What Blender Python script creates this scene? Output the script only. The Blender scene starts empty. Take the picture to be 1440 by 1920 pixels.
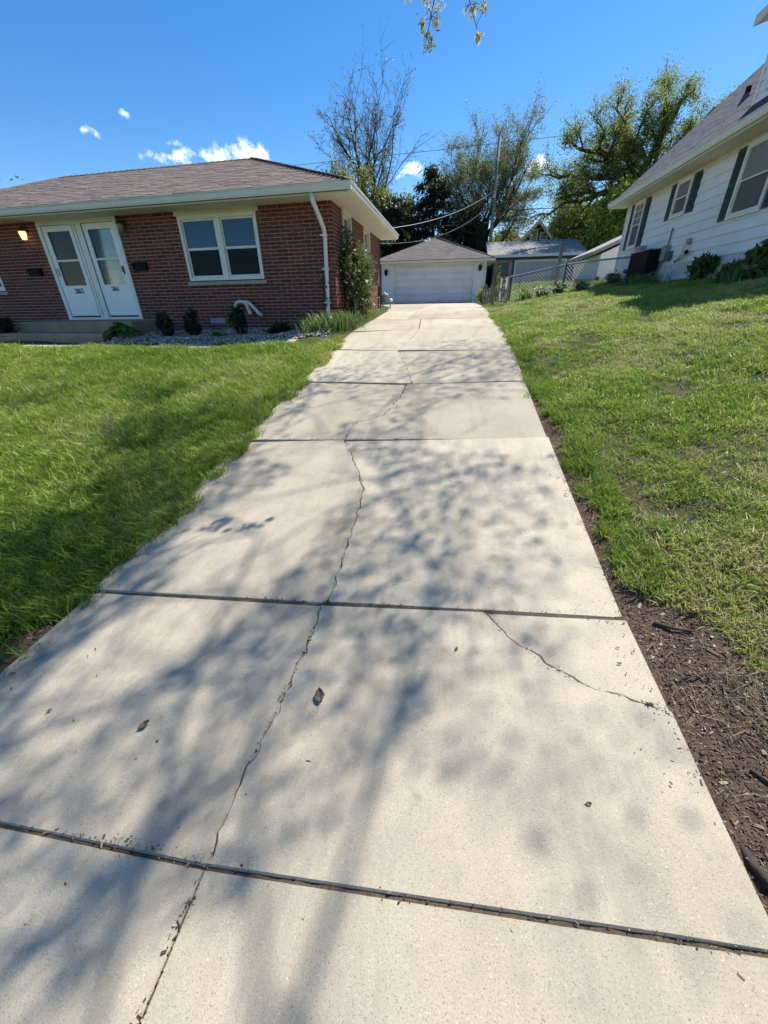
import bpy, bmesh, math, random
import numpy as np
from mathutils import Vector, Matrix
# ------------------------------------------------------------------ camera, world, sun, exposure
scene = bpy.context.scene
YAW, PIT, ROL = math.radians(9.829), math.radians(28.608), math.radians(-1.03)
EYE = Vector((0, 0, 1.6))
fw = Vector((-math.sin(YAW)*math.cos(PIT), math.cos(YAW)*math.cos(PIT), -math.sin(PIT)))
rt = Vector((math.cos(YAW), math.sin(YAW), 0)); up = rt.cross(fw)
rt2 = rt*math.cos(ROL) + up*math.sin(ROL); up2 = -rt*math.sin(ROL) + up*math.cos(ROL)
cd = bpy.data.cameras.new('camera'); cam = bpy.data.objects.new('camera', cd)
scene.collection.objects.link(cam); scene.camera = cam
cam.matrix_world = Matrix(((rt2.x, up2.x, -fw.x, EYE.x), (rt2.y, up2.y, -fw.y, EYE.y), (rt2.z, up2.z, -fw.z, EYE.z), (0, 0, 0, 1)))
cd.sensor_fit = 'HORIZONTAL'; cd.sensor_width = 36; cd.lens = 18.01; cd.clip_start = .05; cd.clip_end = 2500
SUN = Vector((.44, .52, 1)).normalized()
world = bpy.data.worlds.new('World'); scene.world = world; world.use_nodes = True
wn = world.node_tree.nodes; wl = world.node_tree.links
bg = wn['Background']; sky = wn.new('ShaderNodeTexSky'); sky.sky_type = 'NISHITA'; sky.sun_disc = False
sky.sun_elevation = math.asin(SUN.z); sky.sun_rotation = math.atan2(SUN.x, SUN.y)
sky.air_density = 1.0; sky.dust_density = .25; sky.ozone_density = 2.5; sky.altitude = 300
SKY = .094
bg.inputs['Strength'].default_value = SKY
# a few small fair weather clouds low over the roofs: soft noise edged puffs in the sky, by direction
tc = wn.new('ShaderNodeTexCoord')
def wmath(op, a, b=None, clamp=False):
    n = wn.new('ShaderNodeMath'); n.operation = op; n.use_clamp = clamp
    for i, v in enumerate((a, b)):
        if v is None: continue
        if hasattr(v, 'links') or hasattr(v, 'is_linked'): wl.new(v, n.inputs[i])
        else: n.inputs[i].default_value = v
    return n.outputs[0]
wnoise = wn.new('ShaderNodeTexNoise'); wnoise.inputs['Scale'].default_value = 34; wnoise.inputs['Detail'].default_value = 7; wnoise.inputs['Roughness'].default_value = .62
wl.new(tc.outputs['Generated'], wnoise.inputs['Vector'])
tot = None
CLOUDS = [((-.4043, .8815, .2441), .075, .028, 1.0), ((-.5073, .8299, .2321), .085, .02, .85), ((-.4523, .8602, .2356), .06, .018, .8),
          ((-.1032, .9688, .2253), .05, .022, .95), ((.1298, .9668, .2200), .035, .018, .9), ((-.6092, .7521, .2514), .04, .014, .75), ((-.5549, .7836, .2794), .014, .009, .7), ((-.5082, .8242, .2497), .025, .011, .7),
          ((.9, -.2, .35), .3, .07, .9), ((-.9, -.3, .3), .3, .08, .9), ((.2, -.93, .3), .35, .08, .9), ((-.93, .25, .22), .2, .05, .9)]
for d, w, h, k in CLOUDS:
    v = wn.new('ShaderNodeVectorMath'); v.operation = 'SUBTRACT'; wl.new(tc.outputs['Generated'], v.inputs[0]); v.inputs[1].default_value = Vector(d).normalized()
    s = wn.new('ShaderNodeVectorMath'); s.operation = 'MULTIPLY'; wl.new(v.outputs[0], s.inputs[0]); s.inputs[1].default_value = (1/w, 1/w, 1/h)
    l = wn.new('ShaderNodeVectorMath'); l.operation = 'LENGTH'; wl.new(s.outputs[0], l.inputs[0])
    m = wmath('MULTIPLY', wmath('SUBTRACT', 1.0, l.outputs['Value'], True), k)
    tot = m if tot is None else wmath('MAXIMUM', tot, m)
cl = wmath('SUBTRACT', wmath('ADD', wmath('MULTIPLY', tot, .62), wmath('MULTIPLY', wnoise.outputs['Fac'], 1.9)), 1.16, True)
cl = wmath('MULTIPLY', wmath('MULTIPLY', cl, 2.0, True), wmath('MULTIPLY', tot, 2.0, True))
mix = wn.new('ShaderNodeMix'); mix.data_type = 'RGBA'
wl.new(cl, mix.inputs['Factor']); hsv = wn.new('ShaderNodeHueSaturation'); hsv.inputs['Saturation'].default_value = 1.36; hsv.inputs['Hue'].default_value = .503; wl.new(sky.outputs['Color'], hsv.inputs['Color']); wl.new(hsv.outputs[0], mix.inputs[6]); mix.inputs[7].default_value = (10.5, 10.8, 11.4, 1)
wl.new(mix.outputs[2], bg.inputs['Color'])
sd = bpy.data.lights.new('sun', 'SUN'); sun = bpy.data.objects.new('sun', sd); scene.collection.objects.link(sun)
sd.energy = 4.6; sd.angle = math.radians(.53); sd.color = (1, .955, .88); sun.location = (10, 15, 30)
sun.rotation_euler = (-SUN).to_track_quat('-Z', 'Y').to_euler()
vs = scene.view_settings; vs.view_transform = 'Standard'; vs.look = 'None'; vs.gamma = 1; vs.use_curve_mapping = False; vs.exposure = .9
scene.render.engine = 'CYCLES'; cy = scene.cycles; cy.max_bounces = 4; cy.diffuse_bounces = 2; cy.glossy_bounces = 2; cy.transmission_bounces = 3; cy.transparent_max_bounces = 6

# ------------------------------------------------------------------ helpers
COL = scene.collection
RNG = np.random.default_rng(7); random.seed(7)
def tag(o, label=None, cat=None, group=None, kind=None):
    if label: o['label'] = label
    if cat: o['category'] = cat
    if group: o['group'] = group
    if kind: o['kind'] = kind
    return o
def empty(name, loc, label=None, cat=None, group=None, kind=None, parent=None):
    o = bpy.data.objects.new(name, None); COL.objects.link(o); o.location = loc; o.empty_display_size = .1
    if parent: o.parent = parent
    return tag(o, label, cat, group, kind)
def origin(o):
    v = Vector((0, 0, 0))
    while o is not None: v += Vector(o.location); o = o.parent
    return v
def link_mesh(name, me, m, parent=None, loc=None):
    o = bpy.data.objects.new(name, me); COL.objects.link(o)
    if m and not me.materials: me.materials.append(m)
    if parent: o.parent = parent
    if loc is not None: o.location = loc
    return o
def np_mesh(name, verts, faces):
    me = bpy.data.meshes.new(name); verts = np.asarray(verts, np.float32); faces = np.asarray(faces, np.int32); k = faces.shape[1]
    me.vertices.add(len(verts)); me.vertices.foreach_set('co', verts.ravel())
    me.loops.add(faces.size); me.loops.foreach_set('vertex_index', faces.ravel())
    me.polygons.add(len(faces)); me.polygons.foreach_set('loop_start', np.arange(0, faces.size, k, dtype=np.int32))
    me.update(calc_edges=True); me.validate(); return me
class MB:
    def __init__(s, xf=None): s.v = []; s.f = []; s.xf = xf or (lambda a, b, c: (a, b, c))
    def pts(s, ps, faces):
        n = len(s.v); s.v += [tuple(s.xf(*p)) for p in ps]; s.f += [tuple(i+n for i in f) for f in faces]; return s
    def box(s, a0, a1, b0, b1, c0, c1):
        return s.pts([(a0,b0,c0),(a1,b0,c0),(a1,b1,c0),(a0,b1,c0),(a0,b0,c1),(a1,b0,c1),(a1,b1,c1),(a0,b1,c1)],
                     [(0,3,2,1),(4,5,6,7),(0,1,5,4),(1,2,6,5),(2,3,7,6),(3,0,4,7)])
    def prism(s, poly, b0, b1, axis=1):
        # poly in (a,c), extruded over b (axis 1); axis 0: poly in (b,c) over a
        n = len(poly)
        f = (lambda p, t: (p[0], t, p[1])) if axis == 1 else ((lambda p, t: (t, p[0], p[1])) if axis == 0 else (lambda p, t: (p[0], p[1], t)))
        ps = [f(p, b0) for p in poly] + [f(p, b1) for p in poly]
        return s.pts(ps, [tuple(range(n)), tuple(range(2*n-1, n-1, -1))] + [(i, (i+1) % n, n+(i+1) % n, n+i) for i in range(n)])
    def tube(s, path, r, n=8, cap=True):
        P = [Vector(p) for p in path]; rr = r if hasattr(r, '__len__') else [r]*len(P); ring = []; base = len(s.v)
        ref = None
        for i, p in enumerate(P):
            d = (P[min(i+1, len(P)-1)] - P[max(i-1, 0)])
            if d.length < 1e-9: d = Vector((0, 0, 1))
            d.normalize()
            if ref is None or abs(ref.dot(d)) > .95: ref = Vector((1, 0, 0)) if abs(d.x) < .8 else Vector((0, 1, 0))
            a = (ref - d*ref.dot(d)).normalized(); ref = a; b = d.cross(a)
            for k in range(n):
                t = 2*math.pi*k/n; q = p + (a*math.cos(t) + b*math.sin(t))*rr[i]; s.v.append(tuple(s.xf(*q)))
        for i in range(len(P)-1):
            for k in range(n):
                a0 = base+i*n+k; a1 = base+i*n+(k+1) % n; s.f.append((a0, a1, a1+n, a0+n))
        if cap:
            s.f.append(tuple(base+k for k in range(n-1, -1, -1))); s.f.append(tuple(base+(len(P)-1)*n+k for k in range(n)))
        return s
    def lathe(s, c, prof, n=12):
        base = len(s.v)
        for r, z in prof:
            for k in range(n):
                t = 2*math.pi*k/n; s.v.append(tuple(s.xf(c[0]+r*math.cos(t), c[1]+r*math.sin(t), c[2]+z)))
        for i in range(len(prof)-1):
            for k in range(n):
                a0 = base+i*n+k; a1 = base+i*n+(k+1) % n; s.f.append((a0, a1, a1+n, a0+n))
        return s
    def build(s, name, m, parent=None, smooth=False, recalc=True, bevel=0):
        o0 = origin(parent) if parent else Vector((0, 0, 0))
        me = bpy.data.meshes.new(name); me.from_pydata([(x-o0.x, y-o0.y, z-o0.z) for x, y, z in s.v], [], s.f)
        if recalc or bevel:
            bm = bmesh.new(); bm.from_mesh(me)
            if bevel: bmesh.ops.bevel(bm, geom=list(bm.edges), offset=bevel, segments=1, affect='EDGES')
            bmesh.ops.recalc_face_normals(bm, faces=bm.faces); bm.to_mesh(me); bm.free()
        if smooth: me.polygons.foreach_set('use_smooth', [True]*len(me.polygons))
        me.update(); return link_mesh(name, me, m, parent)
def solo(mb, name, m, label, cat, loc, group=None, smooth=False):
    e = MB(); e.v = [(x-loc[0], y-loc[1], z-loc[2]) for x, y, z in mb.v]; e.f = mb.f
    o = e.build(name, m, None, smooth); o.location = loc; return tag(o, label, cat, group)

# ------------------------------------------------------------------ materials
def newmat(name):
    m = bpy.data.materials.new(name); m.use_nodes = True; nt = m.node_tree
    return m, nt.nodes, nt.links, nt.nodes['Principled BSDF']
def mixc(n, l, fac, a, b, mode='MIX'):
    x = n.new('ShaderNodeMix'); x.data_type = 'RGBA'; x.blend_type = mode
    for sock, v in ((x.inputs['Factor'], fac), (x.inputs[6], a), (x.inputs[7], b)):
        if hasattr(v, 'is_linked'): l.new(v, sock)
        else: sock.default_value = v if not hasattr(v, '__len__') else (*v[:3], 1)
    return x.outputs[2]
def ramp(n, l, src, a, b):
    r = n.new('ShaderNodeMapRange'); r.inputs[1].default_value = a; r.inputs[2].default_value = b; l.new(src, r.inputs[0]); return r.outputs[0]
def noise(n, l, scale, detail=4, rough=.55, vec=None, stretch=None):
    g = n.new('ShaderNodeNewGeometry'); t = n.new('ShaderNodeTexNoise')
    t.inputs['Scale'].default_value = scale; t.inputs['Detail'].default_value = detail; t.inputs['Roughness'].default_value = rough
    src = vec or g.outputs['Position']
    if stretch:
        mp = n.new('ShaderNodeVectorMath'); mp.operation = 'MULTIPLY'; l.new(src, mp.inputs[0]); mp.inputs[1].default_value = stretch; src = mp.outputs[0]
    l.new(src, t.inputs['Vector']); return t.outputs['Fac']
def islrand(n, l):
    g = n.new('ShaderNodeNewGeometry'); o = n.new('ShaderNodeObjectInfo'); a = n.new('ShaderNodeMath'); a.operation = 'ADD'
    l.new(g.outputs['Random Per Island'], a.inputs[0]); l.new(o.outputs['Random'], a.inputs[1])
    f = n.new('ShaderNodeMath'); f.operation = 'FRACT'; l.new(a.outputs[0], f.inputs[0]); return f.outputs[0]
def pmat(name, c1, c2=None, scale=6, rough=.7, bump=0, bscale=60, isl=None, metal=0, spec=.5, stretch=None, fine=None):
    m, n, l, b = newmat(name)
    c = mixc(n, l, ramp(n, l, noise(n, l, scale, stretch=stretch), .3, .7), c1, c2 or c1) if c2 else None
    if isl:   # list of colours picked per piece
        r = n.new('ShaderNodeValToRGB'); r.color_ramp.interpolation = 'LINEAR'; el = r.color_ramp.elements
        while len(el) < len(isl): el.new(.5)
        for i, (e, cc) in enumerate(zip(el, isl)): e.position = i/(len(isl)-1); e.color = (*cc, 1)
        l.new(islrand(n, l), r.inputs[0]); c = mixc(n, l, .35, r.outputs[0], c) if c else r.outputs[0]
    if fine:
        c = mixc(n, l, ramp(n, l, noise(n, l, fine, 2), .35, .65), c if c else c1, (.5, .5, .5) if not c else mixc(n, l, .35, c, (.02, .02, .02)))
    if c: l.new(c, b.inputs['Base Color'])
    else: b.inputs['Base Color'].default_value = (*c1, 1)
    b.inputs['Roughness'].default_value = rough; b.inputs['Metallic'].default_value = metal; b.inputs['Specular IOR Level'].default_value = spec
    if bump:
        bp = n.new('ShaderNodeBump'); bp.inputs['Strength'].default_value = bump; bp.inputs['Distance'].default_value = .01
        l.new(noise(n, l, bscale, 5), bp.inputs['Height']); l.new(bp.outputs[0], b.inputs['Normal'])
    return m
def leafmat(name, cols, trans=.45, rough=.55, attr=None):
    m, n, l, b = newmat(name); r = n.new('ShaderNodeValToRGB'); el = r.color_ramp.elements
    while len(el) < len(cols): el.new(.5)
    for i, (e, cc) in enumerate(zip(el, cols)): e.position = i/(len(cols)-1); e.color = (*cc, 1)
    if attr:
        a = n.new('ShaderNodeAttribute'); a.attribute_type = 'INSTANCER'; a.attribute_name = attr; l.new(a.outputs['Fac'], r.inputs[0])
    else: l.new(islrand(n, l), r.inputs[0])
    l.new(r.outputs[0], b.inputs['Base Color']); b.inputs['Roughness'].default_value = rough; b.inputs['Specular IOR Level'].default_value = .3
    t = n.new('ShaderNodeBsdfTranslucent'); l.new(mixc(n, l, .5, r.outputs[0], (.25, .30, .03), 'MIX') if not attr else r.outputs[0], t.inputs['Color'])
    x = n.new('ShaderNodeMixShader'); x.inputs[0].default_value = trans; l.new(b.outputs[0], x.inputs[1]); l.new(t.outputs[0], x.inputs[2])
    l.new(x.outputs[0], n['Material Output'].inputs['Surface']); return m
def glassmat(name, c, rough=.04, spec=.9):
    m, n, l, b = newmat(name); b.inputs['Base Color'].default_value = (*c, 1); b.inputs['Roughness'].default_value = rough
    b.inputs['Specular IOR Level'].default_value = spec; b.inputs['IOR'].default_value = 1.6
    bp = n.new('ShaderNodeBump'); bp.inputs['Strength'].default_value = .05; bp.inputs['Distance'].default_value = .02
    l.new(noise(n, l, 3, 2), bp.inputs['Height']); l.new(bp.outputs[0], b.inputs['Normal']); return m
def concrete(name, base=(.445, .39, .295), dark=(.335, .29, .215)):
    m, n, l, b = newmat(name)
    c = mixc(n, l, ramp(n, l, noise(n, l, 1.3, 6, .6), .35, .7), base, dark)
    c = mixc(n, l, ramp(n, l, noise(n, l, .45, 3), .4, .75), c, tuple(v*1.12 for v in base))
    c = mixc(n, l, ramp(n, l, noise(n, l, 230, 3, .7), .44, .34), c, (.20, .17, .13))
    c = mixc(n, l, ramp(n, l, noise(n, l, 170, 2, .6), .63, .73), c, (.58, .53, .44))
    c = mixc(n, l, ramp(n, l, noise(n, l, 14, 4, .7), .55, .85), c, (.30, .265, .21))
    c = mixc(n, l, ramp(n, l, noise(n, l, 7, 5, .75), .66, .80), c, (.23, .20, .16))
    c = mixc(n, l, ramp(n, l, noise(n, l, .9, 6, .75, stretch=(3.2, .55, 1)), .48, .80), c, tuple(v*.60 for v in base))
    c = mixc(n, l, ramp(n, l, noise(n, l, 3.1, 3, .5), .70, .76), c, tuple(v*.72 for v in base))
    g = n.new('ShaderNodeObjectInfo'); v = n.new('ShaderNodeHueSaturation'); l.new(c, v.inputs['Color']); l.new(ramp(n, l, g.outputs['Random'], -1.6, 1.6), v.inputs['Value'])
    r = n.new('ShaderNodeMapRange'); r.inputs[3].default_value = .84; r.inputs[4].default_value = 1.07; l.new(g.outputs['Random'], r.inputs[0]); l.new(r.outputs[0], v.inputs['Value'])
    l.new(v.outputs[0], b.inputs['Base Color']); b.inputs['Roughness'].default_value = .88; b.inputs['Specular IOR Level'].default_value = .3
    bp = n.new('ShaderNodeBump'); bp.inputs['Strength'].default_value = .55; bp.inputs['Distance'].default_value = .004
    l.new(noise(n, l, 150, 6, .7), bp.inputs['Height']); l.new(bp.outputs[0], b.inputs['Normal']); return m

M = {}
M['concrete'] = concrete('concrete')
M['concrete_step'] = concrete('concrete_step', (.36, .28, .19), (.27, .205, .14))
M['brick'] = pmat('brick', (.14, .034, .025), (.085, .024, .02), 30, .85, .3, 200, isl=[(.145,.032,.021),(.20,.045,.027),(.10,.027,.021),(.17,.036,.023),(.23,.058,.032),(.12,.029,.021),(.035,.019,.02),(.18,.038,.024),(.08,.024,.021),(.16,.033,.022)])
M['mortar'] = pmat('mortar', (.44, .335, .285), (.33, .25, .21), 40, .9, .3, 150)
M['shingle'] = pmat('shingle', (.19, .135, .115), (.13, .095, .085), 22, .95, .5, 300, isl=[(.165,.135,.11),(.115,.094,.08),(.215,.175,.145),(.145,.118,.098),(.075,.063,.056),(.185,.15,.125)])
M['shingle_garage'] = pmat('shingle_garage', (.15, .125, .115), (.11, .09, .085), 22, .95, .5, 300, isl=[(.12,.10,.09),(.085,.07,.064),(.145,.12,.11),(.065,.054,.05)])
M['shingle_blue'] = pmat('shingle_blue', (.058, .066, .096), (.042, .049, .072), 22, .95, .5, 300, isl=[(.05,.058,.086),(.04,.047,.07),(.062,.072,.104),(.034,.04,.058)])
M['shingle_grey'] = pmat('shingle_grey', (.21, .20, .19), (.16, .15, .15), 12, .95, .4, 200, isl=[(.32,.31,.30),(.26,.255,.25),(.36,.345,.33)])
M['white'] = pmat('white_paint', (.78, .77, .72), (.70, .69, .64), 3, .45)
M['cream'] = pmat('cream_trim', (.70, .67, .57), (.62, .59, .50), 3, .5)
M['soffit'] = pmat('soffit', (.74, .71, .62), (.68, .65, .56), 2, .6)
M['siding'] = pmat('white_siding', (.83, .83, .84), (.70, .70, .70), 1.1, .5, .05, 30)
M['door_white'] = pmat('door_white', (.80, .82, .84), (.76, .78, .80), 2, .35)
M['gdoor'] = pmat('garage_door_white', (.78, .76, .74), (.66, .64, .62), 1.2, .4)
M['glass_sky_tint'] = glassmat('glass_painted_sky', (.028, .085, .19), .03, .28)  # blue sky reflection of the panes is put into the base colour
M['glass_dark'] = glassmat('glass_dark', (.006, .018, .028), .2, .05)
M['glass_grey'] = pmat('curtained_glass', (.16, .165, .17), (.25, .25, .25), 9, .12, spec=.8, stretch=(1, 6, .6))
M['screen'] = pmat('window_screen', (.085, .08, .078), (.11, .10, .10), 8, .6)
M['curtain'] = pmat('curtain', (.17, .13, .12), (.24, .17, .15), 5, .5, stretch=(6, 6, .5))
M['shutter'] = pmat('green_shutter', (.012, .032, .028), (.02, .045, .038), 8, .55)
M['black'] = pmat('black_metal', (.006, .006, .0065), (.01, .01, .01), 20, .6, spec=.15)
M['bronze'] = pmat('dark_bronze', (.05, .025, .015), (.03, .018, .012), 20, .4)
M['sill'] = pmat('stone_sill', (.42, .36, .26), (.34, .29, .21), 14, .8, .2)
M['found'] = pmat('painted_stone', (.62, .62, .62), (.45, .45, .46), 5, .75, .9, 9)
M['galv'] = pmat('galvanised', (.42, .43, .43), (.34, .35, .35), 20, .45, metal=.6)
M['galv_dark'] = pmat('dark_steel', (.10, .13, .15), (.07, .09, .10), 20, .5, metal=.3)
M['wood'] = pmat('weathered_wood', (.27, .24, .21), (.18, .16, .14), 5, .9, .4, 30, stretch=(8, 8, .7))
M['wood_dark'] = pmat('dark_fence_wood', (.045, .05, .055), (.03, .033, .036), 5, .9)
M['grey_wall'] = pmat('slate_grey_wall', (.105, .125, .15), (.085, .10, .125), 3, .7)
M['grey_door'] = pmat('pale_grey_door', (.40, .42, .45), (.36, .38, .41), 2, .5)
M['green_house'] = pmat('dark_green_siding', (.016, .035, .035), (.022, .045, .043), 3, .7)
M['bark'] = pmat('bark', (.085, .068, .052), (.05, .04, .032), 14, .95, .8, 40, stretch=(1, 1, .25))
M['bark_dark'] = pmat('bark_dark', (.045, .037, .03), (.028, .024, .02), 14, .95, .8, 40, stretch=(1, 1, .25))
M['bark_tan'] = pmat('bark_tan', (.12, .085, .065), (.08, .058, .045), 14, .95)
M['wire'] = pmat('wire_insulation', (.03, .03, .03), (.04, .04, .04), 5, .6)
M['wire_bright'] = pmat('aluminium_cable', (.55, .55, .53), (.45, .45, .44), 5, .4, metal=.5)
M['gutter'] = pmat('gutter_white', (.70, .71, .68), (.62, .63, .60), 1.5, .4)
M['plastic_grey'] = pmat('meter_grey', (.30, .31, .32), (.26, .27, .28), 8, .5)
M['hose'] = pmat('white_hose', (.72, .70, .64), (.60, .58, .52), 12, .5)
M['rock'] = pmat('river_rock', (.34, .30, .26), (.24, .21, .19), 40, .85, isl=[(.42,.37,.31),(.27,.24,.22),(.5,.46,.4),(.33,.27,.23),(.2,.18,.17)])
M['red_flag'] = pmat('red_flag', (.75, .06, .03), (.7, .05, .03), 3, .5); M['orange_flag'] = pmat('orange_flag', (.9, .16, .03), (.85, .14, .03), 3, .5); M['blue_flag'] = pmat('dark_flag', (.03, .03, .06), (.04, .03, .06), 3, .5)
M['dead_leaf'] = pmat('dead_leaf', (.085, .06, .035), (.13, .095, .06), 60, .8)
M['l_oak'] = leafmat('leaf_oak', [(.19,.24,.05),(.28,.33,.08),(.14,.18,.04),(.36,.38,.13)], .55)
M['l_elm'] = leafmat('leaf_elm', [(.17,.19,.08),(.24,.25,.12),(.14,.16,.06),(.28,.27,.14)])
M['l_light'] = leafmat('leaf_light', [(.27,.34,.05),(.36,.41,.09),(.20,.27,.04)])
M['l_willow'] = leafmat('leaf_willow', [(.27,.27,.09),(.35,.32,.13),(.20,.22,.07)])
M['l_bud'] = leafmat('leaf_bud', [(.24,.20,.13),(.32,.26,.18),(.19,.16,.10)], .25)
M['l_cedar'] = leafmat('leaf_cedar', [(.016,.028,.014),(.028,.045,.02),(.012,.02,.011)], .12)
M['l_rose'] = leafmat('leaf_rose', [(.045,.085,.03),(.075,.13,.045),(.12,.15,.06),(.045,.08,.03)], .3, .35)
M['l_rosered'] = leafmat('leaf_rose_new', [(.22,.13,.09),(.30,.20,.14),(.16,.10,.06)], .3)
M['l_dark'] = leafmat('leaf_dark', [(.014,.022,.014),(.022,.034,.018),(.03,.035,.02)], .15)
M['l_iris'] = leafmat('leaf_iris', [(.05,.12,.045),(.09,.18,.07),(.12,.22,.08)], .3, .4)
M['l_hosta'] = leafmat('leaf_hosta', [(.07,.16,.02),(.10,.21,.03),(.055,.13,.02)], .35, .4)
M['l_yellow'] = leafmat('leaf_yellow', [(.18,.24,.03),(.25,.28,.05)], .35)
M['l_street'] = leafmat('leaf_street', [(.26,.27,.11),(.38,.36,.18),(.48,.44,.28),(.24,.17,.10)], .5)
M['l_pale'] = leafmat('pale_buds', [(.55,.52,.30),(.68,.64,.45),(.45,.42,.22),(.35,.24,.15)], .55)
M['petal'] = leafmat('petal_white', [(.75,.72,.7),(.8,.75,.7),(.6,.5,.5)], .3)

m_, n_, l_, b_ = newmat('storm_glass'); tr = n_.new('ShaderNodeBsdfTransparent'); tr.inputs[0].default_value = (.72, .75, .76, 1); gs = n_.new('ShaderNodeBsdfGlossy'); gs.inputs['Roughness'].default_value = .03
fr = n_.new('ShaderNodeFresnel'); fr.inputs['IOR'].default_value = 1.45; xs_ = n_.new('ShaderNodeMixShader'); l_.new(fr.outputs[0], xs_.inputs[0]); l_.new(tr.outputs[0], xs_.inputs[1]); l_.new(gs.outputs[0], xs_.inputs[2]); l_.new(xs_.outputs[0], n_['Material Output'].inputs['Surface']); M['glass_thin'] = m_
# ------------------------------------------------------------------ terrain
YLp = [-60,-3,0,1.0,1.66,2.58,3.73,5.63,7.3,9,11,14,18,27,40]; ZLp = [-2,-.35,-.15,-.08,-.05,.09,.31,.56,.85,1.04,1.16,1.30,1.42,1.5,1.5]
YRp = [-60,-3,0,.55,1.13,1.64,2.31,2.94,3.86,5.37,6.9,8.93,11,14,18,27,40]; ZRp = [-1.8,-.1,.07,.11,.15,.18,.26,.34,.42,.65,.90,1.06,1.18,1.32,1.42,1.5,1.5]
def xl_edge(Y): return np.interp(Y, [0, 12, 17.2, 22, 28], [-2.25, -2.2, -2.45, -3.9, -4.0])
def xr_edge(Y): return np.interp(Y, [0, 12, 28], [.95, .98, 1.12])
def zdrive(X, Y):
    t = np.clip((np.asarray(X)+2.25)/3.2, -.05, 1.05); return (1-t)*np.interp(Y, YLp, ZLp) + t*np.interp(Y, YRp, ZRp)
def bumps(X, Y):
    return .018*np.sin(X*2.1+Y*1.3) + .014*np.sin(X*-3.3+Y*2.7+1) + .010*np.sin(X*6.1+2)*np.sin(Y*5.3)
def zground(X, Y):
    X = np.asarray(X, float); Y = np.asarray(Y, float); xl = xl_edge(Y); xr = xr_edge(Y)
    zl = np.interp(Y, YLp, ZLp); zr = np.interp(Y, YRp, ZRp)
    e = np.clip((xl-X)/.5, 0, 1); zl2 = np.minimum(zl, .80+.06*np.maximum(0, Y-8)); w2 = np.clip((-2.9-X)/1.3, 0, 1)*(Y < 17); zl = zl*(1-w2)+zl2*w2; left = zl + .025*e + bumps(X, Y)*e - .018*(1-e)
    zh = np.interp(Y, [-60,-3,0,5,9.5,14,16,22,30,40], [-.5,1.0,1.3,1.72,1.93,2.03,2.12,2.3,2.45,2.5])
    w = np.interp(Y, [17, 28], [4.75, 1.6]); t = np.clip((X-xr)/w, 0, 1)
    e2 = np.clip((X-xr)/.35, 0, 1); right = zr + (np.maximum(zh, zr)-zr)*(t**1.12)*(1.0) + bumps(X, Y)*e2 - .03*(1-e2) - .02
    drive = zdrive(X, Y) - .05
    z = np.where(X < xl, left, np.where(X > xr, right, drive))
    back = Y > 28
    z = np.where(back & (X < 1.0), 1.47, z)
    return z
def zg(x, y): return float(zground(x, y))
def vnoise(X, Y, s, seed):
    r = np.random.default_rng(seed); T = r.random((64, 64)); x = np.asarray(X)*s; y = np.asarray(Y)*s
    xi = np.floor(x).astype(int); yi = np.floor(y).astype(int); fx = x-xi; fy = y-yi; fx = fx*fx*(3-2*fx); fy = fy*fy*(3-2*fy)
    g = lambda i, j: T[i % 64, j % 64]
    return (g(xi, yi)*(1-fx)+g(xi+1, yi)*fx)*(1-fy) + (g(xi, yi+1)*(1-fx)+g(xi+1, yi+1)*fx)*fy
def fbm(X, Y, s, seed): return .55*vnoise(X, Y, s, seed) + .3*vnoise(X, Y, s*2.3, seed+1) + .15*vnoise(X, Y, s*5.1, seed+2)
def soil_amount(X, Y):
    """0 lawn .. 1 bare soil or wood chips"""
    X = np.asarray(X, float); Y = np.asarray(Y, float); xr = xr_edge(Y); xl = xl_edge(Y)
    n = fbm(X, Y, 3.2, 11) - .5
    wr = np.interp(Y, [-3, .3, 1.2, 1.7, 2.05, 2.5, 3.2, 3.9, 4.4, 5.2, 6.5, 9], [1.3, .80, .48, .34, .15, .20, .13, .26, .22, .10, .03, 0]) + n*.22
    a = np.clip((wr-(X-xr))/.10, 0, 1)*(X > xr-.05)
    wlft = np.interp(Y, [-3, 1.0, 1.4, 2, 9], [.4, .30, .12, .05, .04]) + n*.16
    a = np.maximum(a, np.clip((wlft-(xl-X))/.07, 0, 1)*(X < xl+.05))
    patch = np.clip(1.15-np.hypot((X-3.7)/1.0, (Y-6.6)/.85), 0, 1); a = np.maximum(a, np.clip(patch*1.1+n*2.6-.35, 0, 1)*.85)
    patch = np.clip(1.1-np.hypot((X+3.2)/.7, (Y-5.6)/.7), 0, 1); a = np.maximum(a, np.clip(patch*1.2+n*1.5-.45, 0, 1)*.7)
    return a
gx = np.concatenate([-np.geomspace(900, 20, 22), np.arange(-19, -6, .3), np.arange(-6, 6.5, .1), np.arange(6.6, 14, .3), np.geomspace(15, 900, 22)])
gy = np.concatenate([-np.geomspace(600, 4, 18), np.arange(-3.5, 10, .1), np.arange(10, 30, .25), np.geomspace(30.5, 1500, 28)])
XX, YY = np.meshgrid(gx, gy, indexing='ij'); ZZ = zground(XX, YY)
far = np.clip((np.hypot(XX, YY)-60)/200, 0, 1); ZZ = ZZ*(1-far) + 1.2*far
nx, ny = len(gx), len(gy); idx = np.arange(nx*ny).reshape(nx, ny)
gf = np.stack([idx[:-1, :-1], idx[1:, :-1], idx[1:, 1:], idx[:-1, 1:]], -1).reshape(-1, 4)
gme = np_mesh('ground', np.stack([XX, YY, ZZ], -1).reshape(-1, 3), gf)
sa = soil_amount(XX, YY); sa[(XX > xl_edge(YY)) & (XX < xr_edge(YY))] = 1
at = gme.attributes.new('soil', 'FLOAT', 'POINT'); at.data.foreach_set('value', sa.ravel().astype(np.float32))
gme.polygons.foreach_set('use_smooth', [True]*len(gme.polygons))
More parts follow.
